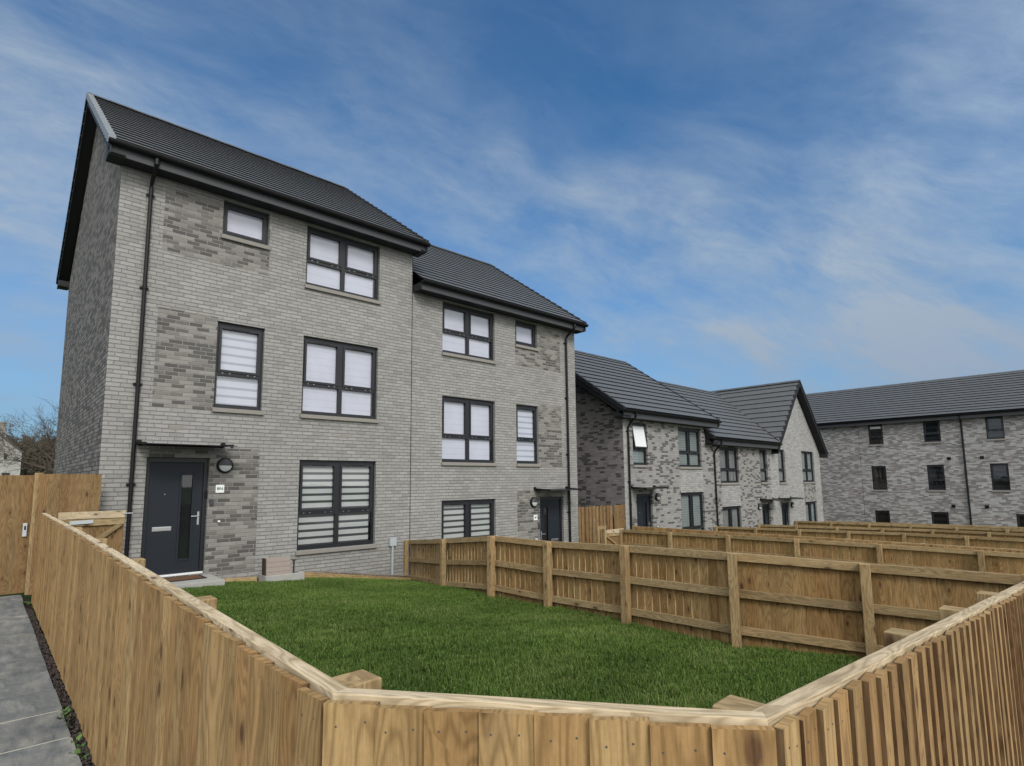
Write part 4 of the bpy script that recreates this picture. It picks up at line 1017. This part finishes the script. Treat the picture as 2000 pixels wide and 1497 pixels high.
# ---------------------------------------------------------------- light and sky
SUN_EL, SUN_AZ = math.radians(36), math.radians(202)   # azimuth measured from +y towards +x
sd = V((math.sin(SUN_AZ) * math.cos(SUN_EL), math.cos(SUN_AZ) * math.cos(SUN_EL), math.sin(SUN_EL)))
sl = bpy.data.lights.new('sun', 'SUN'); sl.energy = 1.7; sl.angle = math.radians(14); sl.color = (1, .96, .90)
so = bpy.data.objects.new('sun', sl); COL.objects.link(so); so.rotation_euler = (-sd).to_track_quat('-Z', 'Y').to_euler()
w = bpy.data.worlds.new('World'); sc.world = w; w.use_nodes = True; t = w.node_tree; t.nodes.clear()
class WT(NT):
    def __init__(s, tree): s.t = tree; s.out = tree.nodes.new('ShaderNodeOutputWorld')
s = WT(t)
def vm(op, a, b=None):
    nd = s.n('ShaderNodeVectorMath', {0: a}, operation=op)
    if b is not None: s.put(nd.inputs[1], b)
    return nd.outputs['Value'] if op in ('DOT_PRODUCT', 'LENGTH', 'DISTANCE') else nd.outputs[0]
sky = s.n('ShaderNodeTexSky'); sky.sky_type = 'NISHITA'; sky.sun_disc = False; sky.sun_elevation = SUN_EL; sky.sun_rotation = SUN_AZ; sky.air_density = 1.0; sky.dust_density = .6; sky.ozone_density = 2.2
tc = s.n('ShaderNodeTexCoord').outputs['Generated']; dz = s.n('ShaderNodeSeparateXYZ', {0: tc}).outputs[2]
# cloud banks: soft lobes of cover in fixed compass directions, edges broken up by noise
wv = s.n('ShaderNodeTexNoise', {'Vector': tc, 'Scale': 2.4, 'Detail': 3, 'Roughness': .5}).outputs['Color']
wd = vm('ADD', tc, vm('SCALE', vm('SUBTRACT', wv, (.5, .5, .5))))
s.t.nodes[-1]; 
for nd in s.t.nodes:
    if nd.bl_idname == 'ShaderNodeVectorMath' and nd.operation == 'SCALE': nd.inputs['Scale'].default_value = .26
LOB = [((.892, .392, .224), .26, .34), ((.955, .25, .17), .28, .42), ((.97, .10, .22), .28, .40), ((.78, .585, .22), .22, .26), ((.017, .915, .403), .24, .95), ((.016, .958, .286), .18, .6), ((.153, .851, .503), .26, .40), ((.434, .74, .514), .15, .45), ((.584, .682, .44), .14, .7), ((.734, .556, .389), .14, .9),
       ((.835, .43, .342), .11, .65), ((.95, .205, .237), .36, .60), ((.92, .072, .386), .18, .26), ((.269, .741, .615), .34, .18), ((.855, .475, .21), .28, .45), ((.776, .294, .557), .14, .10)]
cov = 0.0
for d, r, a in LOB:
    cov = s.m2('MAXIMUM', s.m2('ADD', s.m2('MULTIPLY', cov, .75), s.m2('MULTIPLY', s.map(vm('DISTANCE', wd, d), r * 1.5, 0, 0, 1), a * .72)) if not isinstance(cov, float) else s.m2('MULTIPLY', s.map(vm('DISTANCE', wd, d), r * 1.5, 0, 0, 1), a), cov)
# drawn-out streaks of cirrus
e1, e2 = (.76, -.582, -.291), (.086, .532, -.842)
wd2 = vm('ADD', tc, vm('MULTIPLY', vm('SUBTRACT', wv, (.5, .5, .5)), (.12, .12, .12))); a_, b_ = vm('DOT_PRODUCT', wd2, e1), vm('DOT_PRODUCT', wd2, e2)
st1 = s.noise(s.comb(s.m2('MULTIPLY', a_, 1.7), s.m2('MULTIPLY', b_, 4.2)), 1.7, 6, .58, .25)
st2 = s.noise(s.comb(s.m2('MULTIPLY', a_, 3.0), s.m2('MULTIPLY', b_, 6.5), 2.0), 2.6, 11, .66, .25)
streak = s.m2('MULTIPLY', s.map(st1, .34, .66, .35, 1.10), s.map(st2, .30, .70, .45, 1.40))
thin = s.m2('MULTIPLY', s.map(st1, .42, .78, 0, 1), .12)
mask = s.m2('ADD', s.m2('MULTIPLY', cov, streak), thin)
mask = s.m2('ADD', mask, s.map(dz, .0, .30, .72, .04))
# unseen bright cloud added on the sun's side, behind the viewer, for neutral fill light
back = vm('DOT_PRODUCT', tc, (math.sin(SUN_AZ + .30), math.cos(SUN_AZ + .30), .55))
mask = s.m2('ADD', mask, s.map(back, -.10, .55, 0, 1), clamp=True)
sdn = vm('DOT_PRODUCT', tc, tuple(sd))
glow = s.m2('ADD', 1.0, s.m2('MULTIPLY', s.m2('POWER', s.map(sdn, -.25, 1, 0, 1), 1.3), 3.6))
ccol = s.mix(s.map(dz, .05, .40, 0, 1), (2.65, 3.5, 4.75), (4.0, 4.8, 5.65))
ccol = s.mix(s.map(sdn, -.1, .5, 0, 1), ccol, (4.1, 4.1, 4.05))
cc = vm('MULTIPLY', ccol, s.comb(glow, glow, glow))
bl = s.mix(1.0, sky.outputs[0], (.36, .90, 1.24), 'MULTIPLY')
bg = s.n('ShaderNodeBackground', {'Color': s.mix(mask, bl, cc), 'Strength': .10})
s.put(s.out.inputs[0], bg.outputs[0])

# ---------------------------------------------------------------- render settings
sc.render.engine = 'CYCLES'; sc.view_settings.view_transform = 'Standard'; sc.view_settings.look = 'None'; sc.view_settings.exposure = .06; sc.view_settings.gamma = 1
sc.render.resolution_x = 1024; sc.render.resolution_y = 766
sc.cycles.max_bounces = 6; sc.cycles.transparent_max_bounces = 8; sc.cycles.caustics_reflective = False; sc.cycles.caustics_refractive = False
